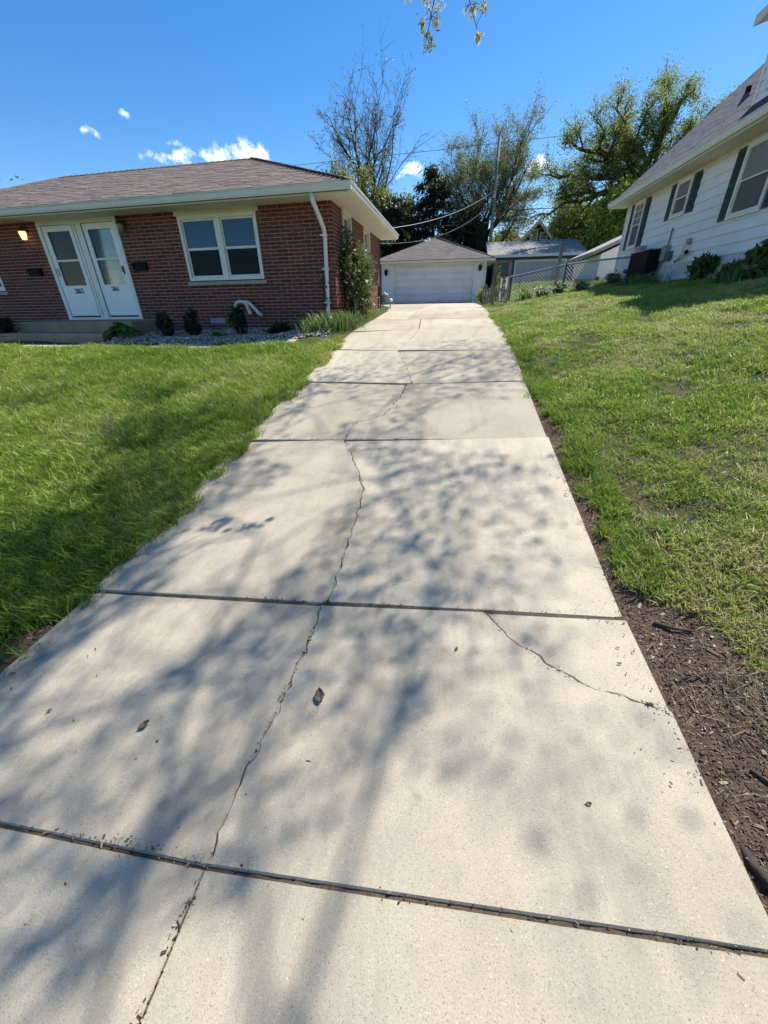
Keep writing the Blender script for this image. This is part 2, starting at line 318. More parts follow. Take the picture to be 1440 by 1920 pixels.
m, n, l, b = newmat('ground_soil_and_turf')
a = n.new('ShaderNodeAttribute'); a.attribute_name = 'soil'
soil = mixc(n, l, ramp(n, l, noise(n, l, 38, 6, .7), .35, .65), (.075, .048, .034), (.165, .115, .085))
soil = mixc(n, l, ramp(n, l, noise(n, l, 190, 2), .6, .7), soil, (.27, .20, .15))
turf = mixc(n, l, ramp(n, l, noise(n, l, 5, 5), .35, .65), (.045, .065, .014), (.085, .10, .028))
turf = mixc(n, l, ramp(n, l, noise(n, l, 1.1, 4), .5, .72), turf, (.13, .115, .055))
l.new(mixc(n, l, a.outputs['Fac'], turf, soil), b.inputs['Base Color']); b.inputs['Roughness'].default_value = .95; b.inputs['Specular IOR Level'].default_value = .1
bp = n.new('ShaderNodeBump'); bp.inputs['Strength'].default_value = 1; bp.inputs['Distance'].default_value = .02; l.new(noise(n, l, 60, 6, .7), bp.inputs['Height']); l.new(bp.outputs[0], b.inputs['Normal'])
tag(link_mesh('ground', gme, m), kind='structure')

# ------------------------------------------------------------------ driveway of separate slabs
drive = empty('driveway', (0, 0, 0), kind='structure')
def densify(poly, jag):
    """poly: list of (x,y,flag) flag=1: edge from here to next is a ragged crack"""
    out = []; n_ = len(poly)
    for i, (x, y, fl) in enumerate(poly):
        x2, y2, _ = poly[(i+1) % n_]; L = math.hypot(x2-x, y2-y); k = max(1, int(L/(.03 if fl else .25)))
        for j in range(k):
            t = j/k; px, py = x+(x2-x)*t, y+(y2-y)*t
            if j and fl:
                sg_ = 1 if (y2-y, x2-x) > (0, 0) else -1; h = sg_*math.sin(px*41.7+py*37.3)*.9 + sg_*math.sin(px*91.7+py*57.3)*.6 + sg_*math.sin(px*211+py*173)*.5; px += h*jag*(y2-y)/L; py -= h*jag*(x2-x)/L
            out.append((px, py, fl))
    return out
PLANES = []
def slab(poly, gap=.009, dz=0, jag=.009, th=.11):
    PF = np.array(densify(poly, jag)); P = PF[:, :2]; FL = PF[:, 2]
    if np.sum(P[:, 0]*np.roll(P[:, 1], -1)-np.roll(P[:, 0], -1)*P[:, 1]) < 0: P = P[::-1]; FL = np.roll(FL[::-1], -1)
    A = np.c_[P, np.ones(len(P))]; co = np.linalg.lstsq(A, zdrive(P[:, 0], P[:, 1]), rcond=None)[0]
    def off(Q, d):
        t = np.roll(Q, -1, 0)-np.roll(Q, 1, 0); t /= np.linalg.norm(t, axis=1)[:, None]+1e-9; return Q + np.c_[-t[:, 1], t[:, 0]]*np.reshape(d, (-1, 1))
    gv = np.where(FL > 0, gap*.42+gap*.3*np.sin(P[:, 0]*37+P[:, 1]*29), gap); P0 = off(P, gv); P1 = off(P0, np.where(FL > 0, .004+.003*np.sin(P[:, 0]*131+P[:, 1]*97), .0045))
    PLANES.append((P, co, dz)); k = len(P); z = lambda Q: np.c_[Q, np.ones(len(Q))] @ co + dz
    V = [(x, y, zz-th) for (x, y), zz in zip(P0, z(P0))] + [(x, y, zz-.007) for (x, y), zz in zip(P0, z(P0))] + [(x, y, zz) for (x, y), zz in zip(P1, z(P1))]
    Fc = [tuple(range(2*k, 3*k))]
    for r in (0, 1):
        for i in range(k): j = (i+1) % k; Fc.append((r*k+i, r*k+j, (r+1)*k+j, (r+1)*k+i))
    mb = MB(); mb.v = V; mb.f = Fc; o = mb.build('slab', M['concrete'], drive); return o
xl = lambda y: float(xl_edge(y)); xr = lambda y: float(xr_edge(y))
C0 = [(-.69, -2.6), (-.69, .42)]
C1 = [(-.69, .44), (-.69, .68), (-.66, 1.03), (-.64, 1.4), (-.65, 1.61)]
C2 = [(-.62, 1.63), (-.63, 2.1), (-.64, 2.6), (-.67, 2.86), (-.83, 3.26), (-1.06, 3.74)]
C3 = [(-1.06, 3.75), (-1.05, 4.15), (-.74, 4.42), (-.62, 5.0), (-.60, 5.46)]
C4 = [(-.53, 5.48), (-.71, 6.3), (-.93, 7.08)]
C5 = [(-.93, 7.1), (-.80, 8.4), (-.77, 9.3)]
CR = [(.25, 1.62), (.36, 1.46), (.51, 1.32), (.66, 1.22), (.85, 1.16), (.955, 1.13)]
def row(C, y0l, y0r, y1l, y1r, dl=0, dr=0, crack=1, gl=.009):
    slab([(xl(y0l), y0l, 0)] + [(x, y, crack) for x, y in C[:-1]] + [(C[-1][0], C[-1][1], 0), (xl(y1l), y1l, 0)], dz=dl, gap=gl)
    slab([(C[0][0], C[0][1], 0), (xr(y0r), y0r, 0), (xr(y1r), y1r, 0)] + [(x, y, crack) for x, y in C[::-1][:-1]], dz=dr, gap=gl)
row([(-.69, -2.6), (-.69, -.92)], -2.6, -2.6, -.92, -.92, -.03, -.03, 0)
row([(-.69, -.9), (-.69, .436)], -.9, -.9, .453, .475, .003, .006, 0, gl=.003)
slab([(xl(.46), .457, 0)] + [(x, y, 1) for x, y in C1[:-1]] + [(-.65, 1.61, 0), (xl(1.63), 1.63, 0)], gap=.004, dz=.003)
slab([(-.69, .44, 0), (.95, .48, 0), (.955, 1.13, 1)] + [(x, y, 1) for x, y in CR[::-1][1:-1]] + [(.25, 1.62, 0), (-.65, 1.61, 1)] + [(x, y, 1) for x, y in C1[::-1][1:-1]], gap=.004, dz=.006)
slab([(.955, 1.13, 0), (.955, 1.615, 0), (.25, 1.62, 1)] + [(x, y, 1) for x, y in CR[1:-1]], gap=.005, dz=-.002)
row(C2, 1.633, 1.643, 3.73, 3.77, .008, .004, gl=.005)
row(C3, 3.75, 3.79, 5.68, 5.48, 0, .004, gl=.006)
row(C4, 5.70, 5.50, 7.32, 6.94, .006, -.002, gl=.006)
row(C5, 7.34, 6.96, 9.06, 9.6, 0, .004, 1, gl=.006)
slab([(xl(9.1), 9.09, 0), (-.77, 9.33, 0), (-.9, 11.47, 0), (xl(11.5), 11.47, 0)], dz=.003); slab([(-.77, 9.33, 0), (xr(9.6), 9.63, 0), (xr(11.5), 11.49, 0), (-.9, 11.47, 0)])
ys = [11.5, 14.6, 18.2, 22.8, 27.95]
for i in range(4):
    y0, y1 = ys[i]+.01, ys[i+1]
    slab([(xl(y0), y0, 0), (-1.27, y0, 0), (-1.27, y1, 0), (xl(y1), y1, 0)]); slab([(-1.27, y0, 0), (xr(y0), y0, 0), (xr(y1), y1, 0), (-1.27, y1, 0)])
def inpoly(P, x, y):
    c = False; n0 = len(P)
    for i in range(n0):
        x1, y1 = P[i]; x2, y2 = P[(i+1) % n0]
        if (y1 > y) != (y2 > y) and x < (x2-x1)*(y-y1)/(y2-y1)+x1: c = not c
    return c
def slab_top(x, y):
    for P, co_, dz_ in PLANES:
        if inpoly(P, x, y): return co_[0]*x+co_[1]*y+co_[2]+dz_
    return None
JOINTS = [[(xl(.45), .4545), (-.69, .438), (.95, .477)], [(xl(1.63), 1.6315), (-.65, 1.618), (.25, 1.63), (.955, 1.629)], [(xl(3.7), 3.74), (-1.06, 3.745), (.95, 3.78)], [(xl(5.7), 5.69), (-.56, 5.47), (.96, 5.49)], [(xl(7.3), 7.33), (-.93, 7.09), (.96, 6.95)], [(-.69, -.9), (-.69, .438)], C1, C2, C3, C4, C5, CR, [(xl(9.1), 9.075), (-.77, 9.315), (.97, 9.615)]]
soilm = pmat('joint_dirt', (.055, .04, .028), (.11, .085, .055), 90, .95, .6, 200)
for J in JOINTS:
    V = []; F = []
    for (xa, ya), (xb, yb) in zip(J[:-1], J[1:]):
        L_ = math.hypot(xb-xa, yb-ya); k_ = max(2, int(L_/.06)); nx_, ny_ = -(yb-ya)/L_, (xb-xa)/L_
        for j in range(k_+1):
            f = j/k_; x, y = xa+(xb-xa)*f, ya+(yb-ya)*f; zs = [z for z in (slab_top(x+nx_*.03, y+ny_*.03), slab_top(x-nx_*.03, y-ny_*.03)) if z is not None]
            z = (min(zs) if zs else float(zdrive(x, y)))-.0065-.003*math.sin(x*53+y*71); b0 = len(V); V += [(x-nx_*.022, y-ny_*.022, z), (x+nx_*.022, y+ny_*.022, z)]
            if j: F.append((b0-2, b0-1, b0+1, b0))
    mb = MB(); mb.v = V; mb.f = F; mb.build('joint_filler', soilm, drive, recalc=False)
# narrow walk from the drive to the front steps
walk = empty('front_walk', (0, 0, 0), kind='structure')
xs = [-2.27, -3.9, -5.6, -7.3, -9.0, -11.4]
for i in range(5):
    mb = MB(); x1, x0 = xs[i]-.008, xs[i+1]+.008; zc = [zdrive(-2.3, 7.62)-.0-.07*(i > 0), .955-.10*(i > 0)]
    mb.pts([(x0, 7.72, zc[0]-.1), (x1, 7.72, zc[0]-.1), (x1, 8.38, zc[1]-.1), (x0, 8.38, zc[1]-.1), (x0, 7.72, zc[0]), (x1, 7.72, zc[0]), (x1, 8.38, zc[1]), (x0, 8.38, zc[1])],
           [(0,3,2,1),(4,5,6,7),(0,1,5,4),(1,2,6,5),(2,3,7,6),(3,0,4,7)])
    mb.build('slab', M['concrete'], walk, bevel=.006)
# ------------------------------------------------------------------ building helpers
def roof_shingles(thing, mat, planes, name='shingle', single=300, expo=.145, wid=(.22, .36), parent=None):
    """planes: (P0, e, up, L, a0(s), a1(s)) ; e along eave, up the slope; tabs between a0(s)..a1(s)"""
    tabs = []
    for P0, e, u, L, f0, f1 in planes:
        e = Vector(e).normalized(); u = Vector(u).normalized(); nrm = e.cross(u)
        if nrm.z < 0: nrm = -nrm
        k = 0; s = 0
        while s < L:
            a, bnd = f0(s), f1(s); a += -random.random()*.2
            while a < bnd:
                w = random.uniform(*wid); a1 = min(a+w, bnd); a0 = max(a, f0(s))
                if a1-a0 > .03:
                    c = Vector(P0) + e*(a0+a1)/2 + u*s + nrm*(.004+random.random()*.006)
                    tabs.append((c, e, u, nrm, a1-a0-.006, min(expo*1.25, L-s+.03)))
                a += w
            s += expo
    tabs.sort(key=lambda t: (t[0]-EYE).length)
    o0 = origin(thing)
    unit = MB().pts([(-.5, 0, 0), (.5, 0, 0), (.5, 1, -.003), (-.5, 1, -.003), (-.5, 0, .008), (.5, 0, .008), (.5, 1, .003), (-.5, 1, .003)],
                    [(0,3,2,1),(4,5,6,7),(0,1,5,4),(1,2,6,5),(2,3,7,6),(3,0,4,7)])
    me = bpy.data.meshes.new(name); me.from_pydata(unit.v, [], unit.f); me.materials.append(mat); rest = MB()
    par = parent or thing
    for i, (c, e, u, nn, w, h) in enumerate(tabs):
        if i < single:
            o = link_mesh(name, me, None, par); c = c - o0
            o.matrix_basis = Matrix(((e.x*w, u.x*h, nn.x, c.x), (e.y*w, u.y*h, nn.y, c.y), (e.z*w, u.z*h, nn.z, c.z), (0, 0, 0, 1)))
        else: rest.pts([tuple(c + e*x*w + u*y*h + nn*z) for x, y, z in unit.v], unit.f)
    if rest.v: tag(rest.build(name+'_field', mat, par, recalc=False), kind='stuff')
def quadpoly(pts, name, m, parent, th=.05):
    """thick sheet from polygon, thickness downwards"""
    mb = MB(); k = len(pts); mb.pts(list(pts) + [(x, y, z-th) for x, y, z in pts], [tuple(range(k)), tuple(range(2*k-1, k-1, -1))] + [(i, (i+1) % k, k+(i+1) % k, k+i) for i in range(k)])
    return mb.build(name, m, parent)
def sash_window(parent, xf, a0, a1, z0, z1, m_frame, m_up, m_lo, b_in=-.05, casing=.07, proud=.012, grid=None, sill=None, sash=.04):
    """one double hung window: casing (the window part) > sashes, panes, muntins, sill"""
    w = MB(xf)
    w.box(a0, a0+casing, b_in, proud, z0, z1); w.box(a1-casing, a1, b_in, proud, z0, z1)
    w.box(a0+casing, a1-casing, b_in, proud-.001, z1-casing, z1); w.box(a0+casing, a1-casing, b_in, proud-.001, z0, z0+casing)
    win = w.build('window', m_frame, parent); c = casing; zm = (z0+z1)/2
    for zz0, zz1, bb, mm in ((zm-.015, z1-c, b_in+.02, m_up), (z0+c, zm+.015, b_in+.005, m_lo)):
        s = MB(xf); x0, x1 = a0+c, a1-c
        s.box(x0, x0+sash, bb-.02, bb+.014, zz0, zz1); s.box(x1-sash, x1, bb-.02, bb+.014, zz0, zz1)
        s.box(x0+sash, x1-sash, bb-.02, bb+.013, zz1-sash, zz1); s.box(x0+sash, x1-sash, bb-.02, bb+.013, zz0, zz0+sash); s.build('sash', m_frame, win)
        g = MB(xf); g.box(x0+sash*.6, x1-sash*.6, bb-.014, bb-.002, zz0+sash*.6, zz1-sash*.6); g.build('pane', mm, win)
        if grid and mm is m_up:
            gx_, gz_ = grid; mu = MB(xf)
            for i in range(1, gx_): t = x0+(x1-x0)*i/gx_; mu.box(t-.009, t+.009, bb-.001, bb+.006, zz0+sash, zz1-sash)
            for i in range(1, gz_): t = zz0+(zz1-zz0)*i/gz_; mu.box(x0+sash, x1-sash, bb-.001, bb+.005, t-.009, t+.009)
            mu.build('muntins', m_frame, win)
    if sill:
        s = MB(xf); s.box(a0-.05, a1+.05, b_in, .055, z0-sill, z0-.002); s.build('sill', M['sill'], win, bevel=.006)
    return win
def text_mesh(txt, size, xf, a, b, c, parent, m, sx=.75):
    cu = bpy.data.curves.new('number', 'FONT'); cu.body = txt; cu.size = size; cu.align_x = 'CENTER'; cu.extrude = .002; cu.offset = size*.018; cu.space_character = 1.08
    t = bpy.data.objects.new('number', cu); COL.objects.link(t); dg = bpy.context.evaluated_depsgraph_get(); dg.update()
    me0 = bpy.data.meshes.new_from_object(t.evaluated_get(dg)); bpy.data.objects.remove(t); bpy.data.curves.remove(cu)
    mb = MB(xf); mb.pts([(a+v.co.x*sx, b+v.co.z+.003, c+v.co.y) for v in me0.vertices], [tuple(p.vertices) for p in me0.polygons]); bpy.data.meshes.remove(me0)
    return mb.build('house_number', m, parent)

# ------------------------------------------------------------------ brick duplex on the left
H0 = Vector((-2.87, 10.4, 0)); EX = Vector((math.cos(math.radians(-2.846)), math.sin(math.radians(-2.846)), 0))
def fx(a, b, c): return (H0.x+EX.x*a, H0.y+EX.y*a-b, c)          # front: a along wall, b out towards street
def sx_(a, b, c): return (H0.x+b, H0.y+a, c)                     # side: a away from street, b out towards drive
def pl(a, v, z): return (H0.x+EX.x*a, H0.y+EX.y*a+v, z)          # plan
bh = empty('brick_house', fx(-6, 0, 1.1), 'low red brick duplex with brown hip roof and two white front doors', 'house')
LB, DB, ZB, ZT = -12.6, 6.1, .75, 3.6
wall = MB(fx)
F_OPEN = [(-8.13, -5.66, 1.36, 3.6), (-3.93, -1.83, 2.14, 3.6), (-12.2, -10.0, 2.05, 3.6)]
S_OPEN = [(.90, 1.80, 2.12, 3.6), (3.4, 4.32, 2.12, 3.6)]
def walls(mb, a0, a1, b0, b1, z0, z1, openings):
    cur = a0
    for o0, o1, c0, c1 in sorted(openings):
        mb.box(cur, o0, b0, b1, z0, z1); mb.box(o0, o1, b0, b1, z0, c0)
        if c1 < z1: mb.box(o0, o1, b0, b1, c1, z1)
        cur = o1
    mb.box(cur, a1, b0, b1, z0, z1)
walls(wall, LB, -.004, -.2, -.0035, ZB, ZT, F_OPEN)
wall.xf = sx_; walls(wall, .03, DB, -.2, -.0035, ZB, ZT, S_OPEN)
wall.xf = pl; wall.box(LB, -.3, DB-.2, DB, ZB, ZT); wall.box(LB, LB+.2, .2, DB-.2, ZB, ZT)
wo = wall.build('wall', M['mortar'], bh)
inner = MB(pl); inner.box(LB+.3, -.34, .34, DB-.3, 1.0, 3.55); inner.build('dark_interior', pmat('interior', (.02, .02, .022)), bh)
CH, BL, MJ = .0765, .302, .0125
bricks = []
def course_bricks(xf, a0, a1, opens, axis_rot, phase):
    k = 0; z = .847
    while z < ZT-.02:
        off = (k % 2)*BL/2 + phase; a = a0 - off
        while a < a1:
            segs = [(max(a, a0), min(a+BL-MJ, a1))]
            for o0, o1, c0, c1 in opens:
                if z+CH-MJ > c0+.012 and z < c1:
                    new = []
                    for s0, s1 in segs:
                        if s1 <= o0 or s0 >= o1: new.append((s0, s1))
                        else:
                            if s0 < o0: new.append((s0, o0))
                            if s1 > o1: new.append((o1, s1))
                    segs = new
            for s0, s1 in segs:
                if s1-s0 > .03: bricks.append((xf, (s0+s1)/2, z, s1-s0, axis_rot))
            a += BL
        z += CH; k += 1
course_bricks(fx, LB, 0, F_OPEN, math.radians(-2.846), 0)
course_bricks(sx_, .105, DB, S_OPEN, math.pi/2, .05)
bricks.sort(key=lambda t: (Vector(t[0](t[1], 0, t[2]))-EYE).length)
ub = MB().box(-.5, .5, -.5, .5, -.5, .5); bme = bpy.data.meshes.new('brick'); bme.from_pydata(ub.v, [], ub.f); bme.materials.append(M['brick'])
rest = MB(); o0 = origin(bh)
for i, (xf, a, z, L_, rz) in enumerate(bricks):
    dep = .10; jit = random.uniform(-.0015, .0015)
    if i < 300:
        o = link_mesh('brick', bme, None, wo); p = Vector(xf(a, -dep/2+jit, z+(CH-MJ)/2)) - o0
        o.location = p; o.rotation_euler = (0, 0, rz); o.scale = (L_, dep, CH-MJ)
    else: rest.xf = xf; rest.box(a-L_/2, a+L_/2, -dep+jit, jit, z, z+CH-MJ)
tag(rest.build('brick_courses', M['brick'], wo), kind='stuff')
# eaves: soffit, fascia, gutter
EO, ES, VB = -.77, .62, 6.5; ZS, ZE = 3.6, 3.74; LE = LB-.62
so = MB(pl); so.box(LE, ES, EO, .0, ZS, ZS+.02); so.box(0, ES, 0, VB, ZS, ZS+.02); so.box(LE, LB, 0, VB, ZS, ZS+.02); so.build('soffit', M['soffit'], bh)
gl_ = MB(pl)
for i in range(34): gl_.box(ES-.01-.2*(i+1), ES-.014-.2*(i+1), EO+.02, -.02, ZS-.003, ZS-.001)
for i in range(30): gl_.box(.02, ES-.02, .0+.2*i, .004+.2*i, ZS-.003, ZS-.001)
gl_.build('soffit_joints', pmat('soffit_joint', (.45, .43, .37)), bh)
fa = MB(pl); fa.box(LE+.0, ES-.05, EO+.06, EO+.085, ZS-.03, ZE-.01); fa.box(ES-.085, ES-.06, EO+.086, VB, ZS-.03, ZE-.01); fa.build('fascia', M['cream'], bh)
def gutter_profile(): return [(0, 0), (.075, 0), (.095, .035), (.105, .10), (.125, .115), (.125, .13), (0, .13)]
gp = gutter_profile()
gu = MB(pl); gu.prism([(EO+.058-b, ZS+.0+z) for b, z in gp], LE, ES+.045, axis=0); gu.build('gutter', M['gutter'], bh)
gu = MB(lambda a, b, c: pl(b, a, c)); gu.prism([(ES-.058+b, ZS+.001+z) for b, z in gp], EO-.045, VB, axis=0); gu.build('gutter', M['gutter'], bh)
# roof
RV = (EO+VB)/2; K = RV-EO; ZR = 5.19; sl = math.hypot(K, ZR-ZE)
A = pl(ES, EO, ZE); Bp = pl(LE, EO, ZE); R1 = pl(ES-K, RV, ZR); R2 = pl(LE+K, RV, ZR); Cb = pl(ES, VB, ZE); Db = pl(LE, VB, ZE)
dk = MB(); dk.pts([A, Bp, R1, R2, Cb, Db], [(0, 2, 3, 1), (0, 4, 2), (1, 3, 5), (4, 5, 3, 2), (0, 1, 5, 4)]); deck = dk.build('roof', M['shingle'], bh)
e1 = Vector(Bp)-Vector(A); u1 = Vector(pl(ES, RV, ZR))-Vector(A); LF = e1.length
planes = [(A, e1, u1, sl, lambda s: s*K/sl-.03, lambda s: LF-s*K/sl+.03)]
e2 = Vector(Cb)-Vector(A); u2 = Vector(pl(ES-K, EO, ZR))-Vector(A); LS = e2.length
planes.append((A, e2, u2, sl, lambda s: s*K/sl-.03, lambda s: LS-s*K/sl+.03))
roof_shingles(bh, M['shingle'], planes, parent=deck)
hp = MB()
for p, q in ((A, R1), (R1, R2), (Bp, R2)):
    p, q = Vector(p), Vector(q); n_ = int((q-p).length/.2); d = (q-p)/n_; sd_ = d.cross(Vector((0, 0, 1))).normalized()*.13; upv = Vector((0, 0, .022))
    for i in range(n_):
        a_ = p+d*i; b_ = p+d*(i+1.12); dn = Vector((0, 0, -.045))
        hp.pts([tuple(a_-sd_+dn+upv), tuple(a_+upv*1.5), tuple(a_+sd_+dn+upv), tuple(b_-sd_+dn+upv*.6), tuple(b_+upv*.9), tuple(b_+sd_+dn+upv*.6)], [(0, 1, 4, 3), (1, 2, 5, 4)])
hp.build('ridge_caps', M['shingle'], deck, recalc=False)
rv = MB(lambda a, b, c: (R1[0]+.3+a, R1[1]+.9+b, ZR-.40+c)); rv.prism([(-.2, 0), (.2, 0), (.2, .18), (.12, .32), (-.2, .32)], -.2, .2); rv.build('roof_vent', M['black'], deck)
# doors
M['inner_grey'] = pmat('inner_door_paint', (.42, .44, .46), (.36, .38, .40), 2, .5)
dr_fr = MB(fx); A0, A1 = -8.13, -5.66; mid = -6.88
dr_fr.box(A0, A0+.11, -.12, .02, 1.36, 3.6); dr_fr.box(A1-.10, A1, -.12, .02, 1.36, 3.6); dr_fr.box(mid-.14, mid+.14, -.12, .018, 1.36, 3.6)
dr_fr.box(A0+.11, mid-.14, -.12, .017, 3.50, 3.6); dr_fr.box(mid+.14, A1-.1, -.12, .017, 3.50, 3.6); dr_fr.box(A0-.0, A1, -.12, .035, 1.30, 1.36); dr_fr.build('door_frame', M['white'], bh)
jm = MB(fx)
for t in (mid-.145, mid+.145, mid-.05): jm.box(t-.006, t+.006, .0, .021, 1.37, 3.5)
jm.build('frame_shade_strips', pmat('painted_gap_shade', (.12, .12, .12)), bh)  # dark strips on the frame stand in for shade in its gaps
for a0, a1, txt, hs in ((A0+.12, mid-.15, '2863', -1), (mid+.15, A1-.11, '2861', 1)):
    sw = .13; g0, g1, gm = 2.14, 3.36, 2.72
    d = MB(fx); d.box(a0, a0+sw, -.05, .0, 1.38, 3.49); d.box(a1-sw, a1, -.05, .0, 1.38, 3.49); d.box(a0+sw, a1-sw, -.05, -.001, 3.36, 3.49); d.box(a0+sw, a1-sw, -.05, -.001, 1.38, g0)
    door = d.build('door', M['door_white'], bh)
    r = MB(fx); r.box(a0+sw, a1-sw, -.045, -.004, gm-.022, gm+.022); r.build('glass_rail', M['white'], door)
    for zz0, zz1 in ((g0, gm-.022), (gm+.022, g1)): gp_ = MB(fx); gp_.box(a0+sw, a1-sw, -.040, -.034, zz0, zz1); gp_.build('pane', M['glass_thin'] if 'glass_thin' in M else M['glass_sky_tint'], door)
    k_ = MB(fx); k_.box(a0+.03, a1-.03, -.12, -.09, 1.38, 3.48); k_.build('inner_door', M['inner_grey'], door)
    k_ = MB(fx); k_.box(a0+sw+.07, a1-sw-.03, -.092, -.082, 2.90, 3.28); k_.box(a0+sw+.07, a1-sw-.03, -.092, -.082, 2.46, 2.86); k_.build('inner_glass', M['curtain'], door)
    hx = a0+.07 if hs < 0 else a1-.07
    h = MB(fx); h.box(hx-.015, hx+.015, 0, .012, 2.36, 2.56); h.tube([(hx, .01, 2.53), (hx, .05, 2.51), (hx, .05, 2.42), (hx, .01, 2.40)], .009, 6); h.build('handle', M['black'] if hs > 0 else M['galv'], door)
    text_mesh(txt, .175 if hs < 0 else .145, fx, (a0+a1)/2+(.04 if hs < 0 else -.02), .0, 1.95 if hs < 0 else 1.99, door, M['black'], .78)
    c_ = MB(fx); c_.box(a0+.02, a1-.02, .0, .008, 1.382, 1.40); c_.build('door_sweep', M['black'], door)
# front and side windows
hd = MB(fx); hd.box(-3.99, -1.77, -.02, .012, 3.50, 3.6); hd.box(-12.26, -9.94, -.02, .012, 3.5, 3.6); hd.build('window_head_trim', M['cream'], bh)
for a0, a1, z0 in ((-3.92, -2.87, 2.16), (-2.87, -1.84, 2.16), (-12.18, -11.1, 2.07), (-11.1, -10.01, 2.07)):
    sash_window(bh, fx, a0, a1-.002, z0, 3.5, M['white'], M['glass_sky_tint'], M['glass_dark'], -.06, .07, .02)
s = MB(fx); s.box(-3.98, -2.89, -.1, .05, 2.055, 2.138); s.box(-2.88, -1.78, -.1, .05, 2.055, 2.138); s.box(-12.25, -9.95, -.1, .05, 1.965, 2.048); s.build('stone_sill', M['sill'], bh, bevel=.006)
for a0, a1 in ((.90, 1.80), (3.4, 4.32)):
    sash_window(bh, sx_, a0, a1, 2.14, 3.6, M['cream'], M['glass_sky_tint'], M['glass_dark'], -.08, .09, .03, sill=.07)
# downspout
dsp = MB(fx); dsp.tube([(-.20, .72, 3.60), (-.20, .72, 3.50), (-.19, .62, 3.42), (-.17, .16, 3.10), (-.17, .075, 2.98), (-.20, .066, 2.2), (-.23, .066, 1.42), (-.21, .10, 1.30), (-.14, .26, 1.2)], [.052, .052, .052, .052, .05, .05, .05, .05, .052], 8)
dsp.build('downspout', M['gutter'], bh, smooth=True)
for z in (1.6, 2.3, 2.95): st = MB(fx); st.box(-.215-.02*(3-z)-.062, -.215-.02*(3-z)+.095, -.01, .12, z, z+.03); st.build('downspout_strap', M['gutter'], bh)
# crawl vent low on the wall
v = MB(fx); v.box(-3.58, -3.15, -.02, .008, 1.18, 1.30); v.build('foundation_vent', M['plastic_grey'], bh)
# ---- things on the brick wall
def wall_lamp(xf, a, z, label, glass, s=1.0, group=None, cat='lamp'):
    o = empty('wall_lamp', xf(a, 0, z), label, cat, group)
    q = MB(xf); q.box(a-.05*s, a+.05*s, .0, .02, z-.07*s, z+.09*s); q.tube([(a, .01, z+.04*s), (a, .06*s, z+.10*s), (a, .12*s, z+.10*s), (a, .13*s, z+.05*s)], .012*s, 6); q.build('arm', M['bronze'], o)
    f2 = lambda x, y, zz: xf(x, y, zz)
    q = MB(f2); q.lathe((a, .13*s, z), [(.002, .075*s), (.03*s, .06*s), (.10*s, .0), (.105*s, -.012*s), (.0, -.012*s)], 10); q.build('cap', M['bronze'], o, smooth=False)
    q = MB(f2); q.lathe((a, .13*s, z), [(.078*s, -.013*s), (.085*s, -.06*s), (.055*s, -.19*s), (.0, -.20*s)], 10); q.build('glass_shade', glass, o, smooth=True)
    return o
gm_, n, l, b = newmat('lit_lamp_glass'); b.inputs['Base Color'].default_value = (.8, .6, .35, 1); b.inputs['Emission Color'].default_value = (1, .62, .25, 1); b.inputs['Emission Strength'].default_value = 1.1
M['lamp_plain'] = pmat('frosted_glass', (.20, .19, .17), (.14, .13, .12), 20, .3)
wall_lamp(fx, -8.52, 3.40, 'glowing bronze wall lantern on the brick left of the doors', gm_)
wall_lamp(fx, -5.46, 3.42, 'unlit bronze wall lantern on the brick right of the doors', M['lamp_plain'])
def mailbox(a, z, label):
    o = empty('mailbox', fx(a, 0, z), label, 'mailbox')
    q = MB(lambda x, y, zz: fx(x, y, zz)); q.prism([(0, 0), (.09, 0), (.10, .09), (.07, .16), (0, .18)], a-.20, a+.20, axis=0); q.build('box', M['black'], o)
    q = MB(fx); q.box(a-.21, a+.21, .06, .115, z+.0, z+.001); q.v = []; q.f = []
    q.prism([(.072, .165+0), (.112, .085), (.116, .10), (.078, .178)], a-.212, a+.212, axis=0); lid = q.build('lid', M['black'], o)
    for ob in (o.children): ob.location.z += z
    return o
mailbox(-8.68, 2.40, 'black mailbox on the brick wall left of the door 2863')
mailbox(-5.27, 2.43, 'black mailbox on the brick wall right of the door 2861')
o = empty('drain_hose', fx(-2.5, .05, 1.3), 'white corrugated drain hoses bent out of the brick wall', 'hose')
for pth in ([(-2.74, .02, 1.50), (-2.74, .06, 1.57), (-2.68, .09, 1.65), (-2.58, .10, 1.68), (-2.45, .10, 1.66), (-2.38, .10, 1.58), (-2.36, .10, 1.47), (-2.30, .11, 1.37)],
            [(-2.46, .04, 1.67), (-2.36, .09, 1.66), (-2.26, .12, 1.60), (-2.16, .13, 1.50), (-2.07, .14, 1.40), (-1.98, .14, 1.36)]):
    P = [Vector(p) for p in pth]; fine = []
    for i in range(len(P)-1):
        for j in range(6): fine.append(P[i].lerp(P[i+1], j/6))
    q = MB(fx); q.tube([tuple(p) for p in fine], [.044 if i % 2 else .038 for i in range(len(fine))], 8); q.build('hose', M['hose'], o, smooth=False)
# front steps
o = empty('front_steps', fx(-7, 1.2, .9), 'two tan concrete front steps below the white doors', 'steps')
q = MB(fx); q.box(-8.6, -5.05, 0.005, 1.2, .6, 1.29); q.build('step', M['concrete_step'], o, bevel=.012)
q = MB(fx); q.box(-8.66, -5.35, 1.205, 1.90, .5, 1.06); q.build('step', M['concrete_step'], o, bevel=.012)
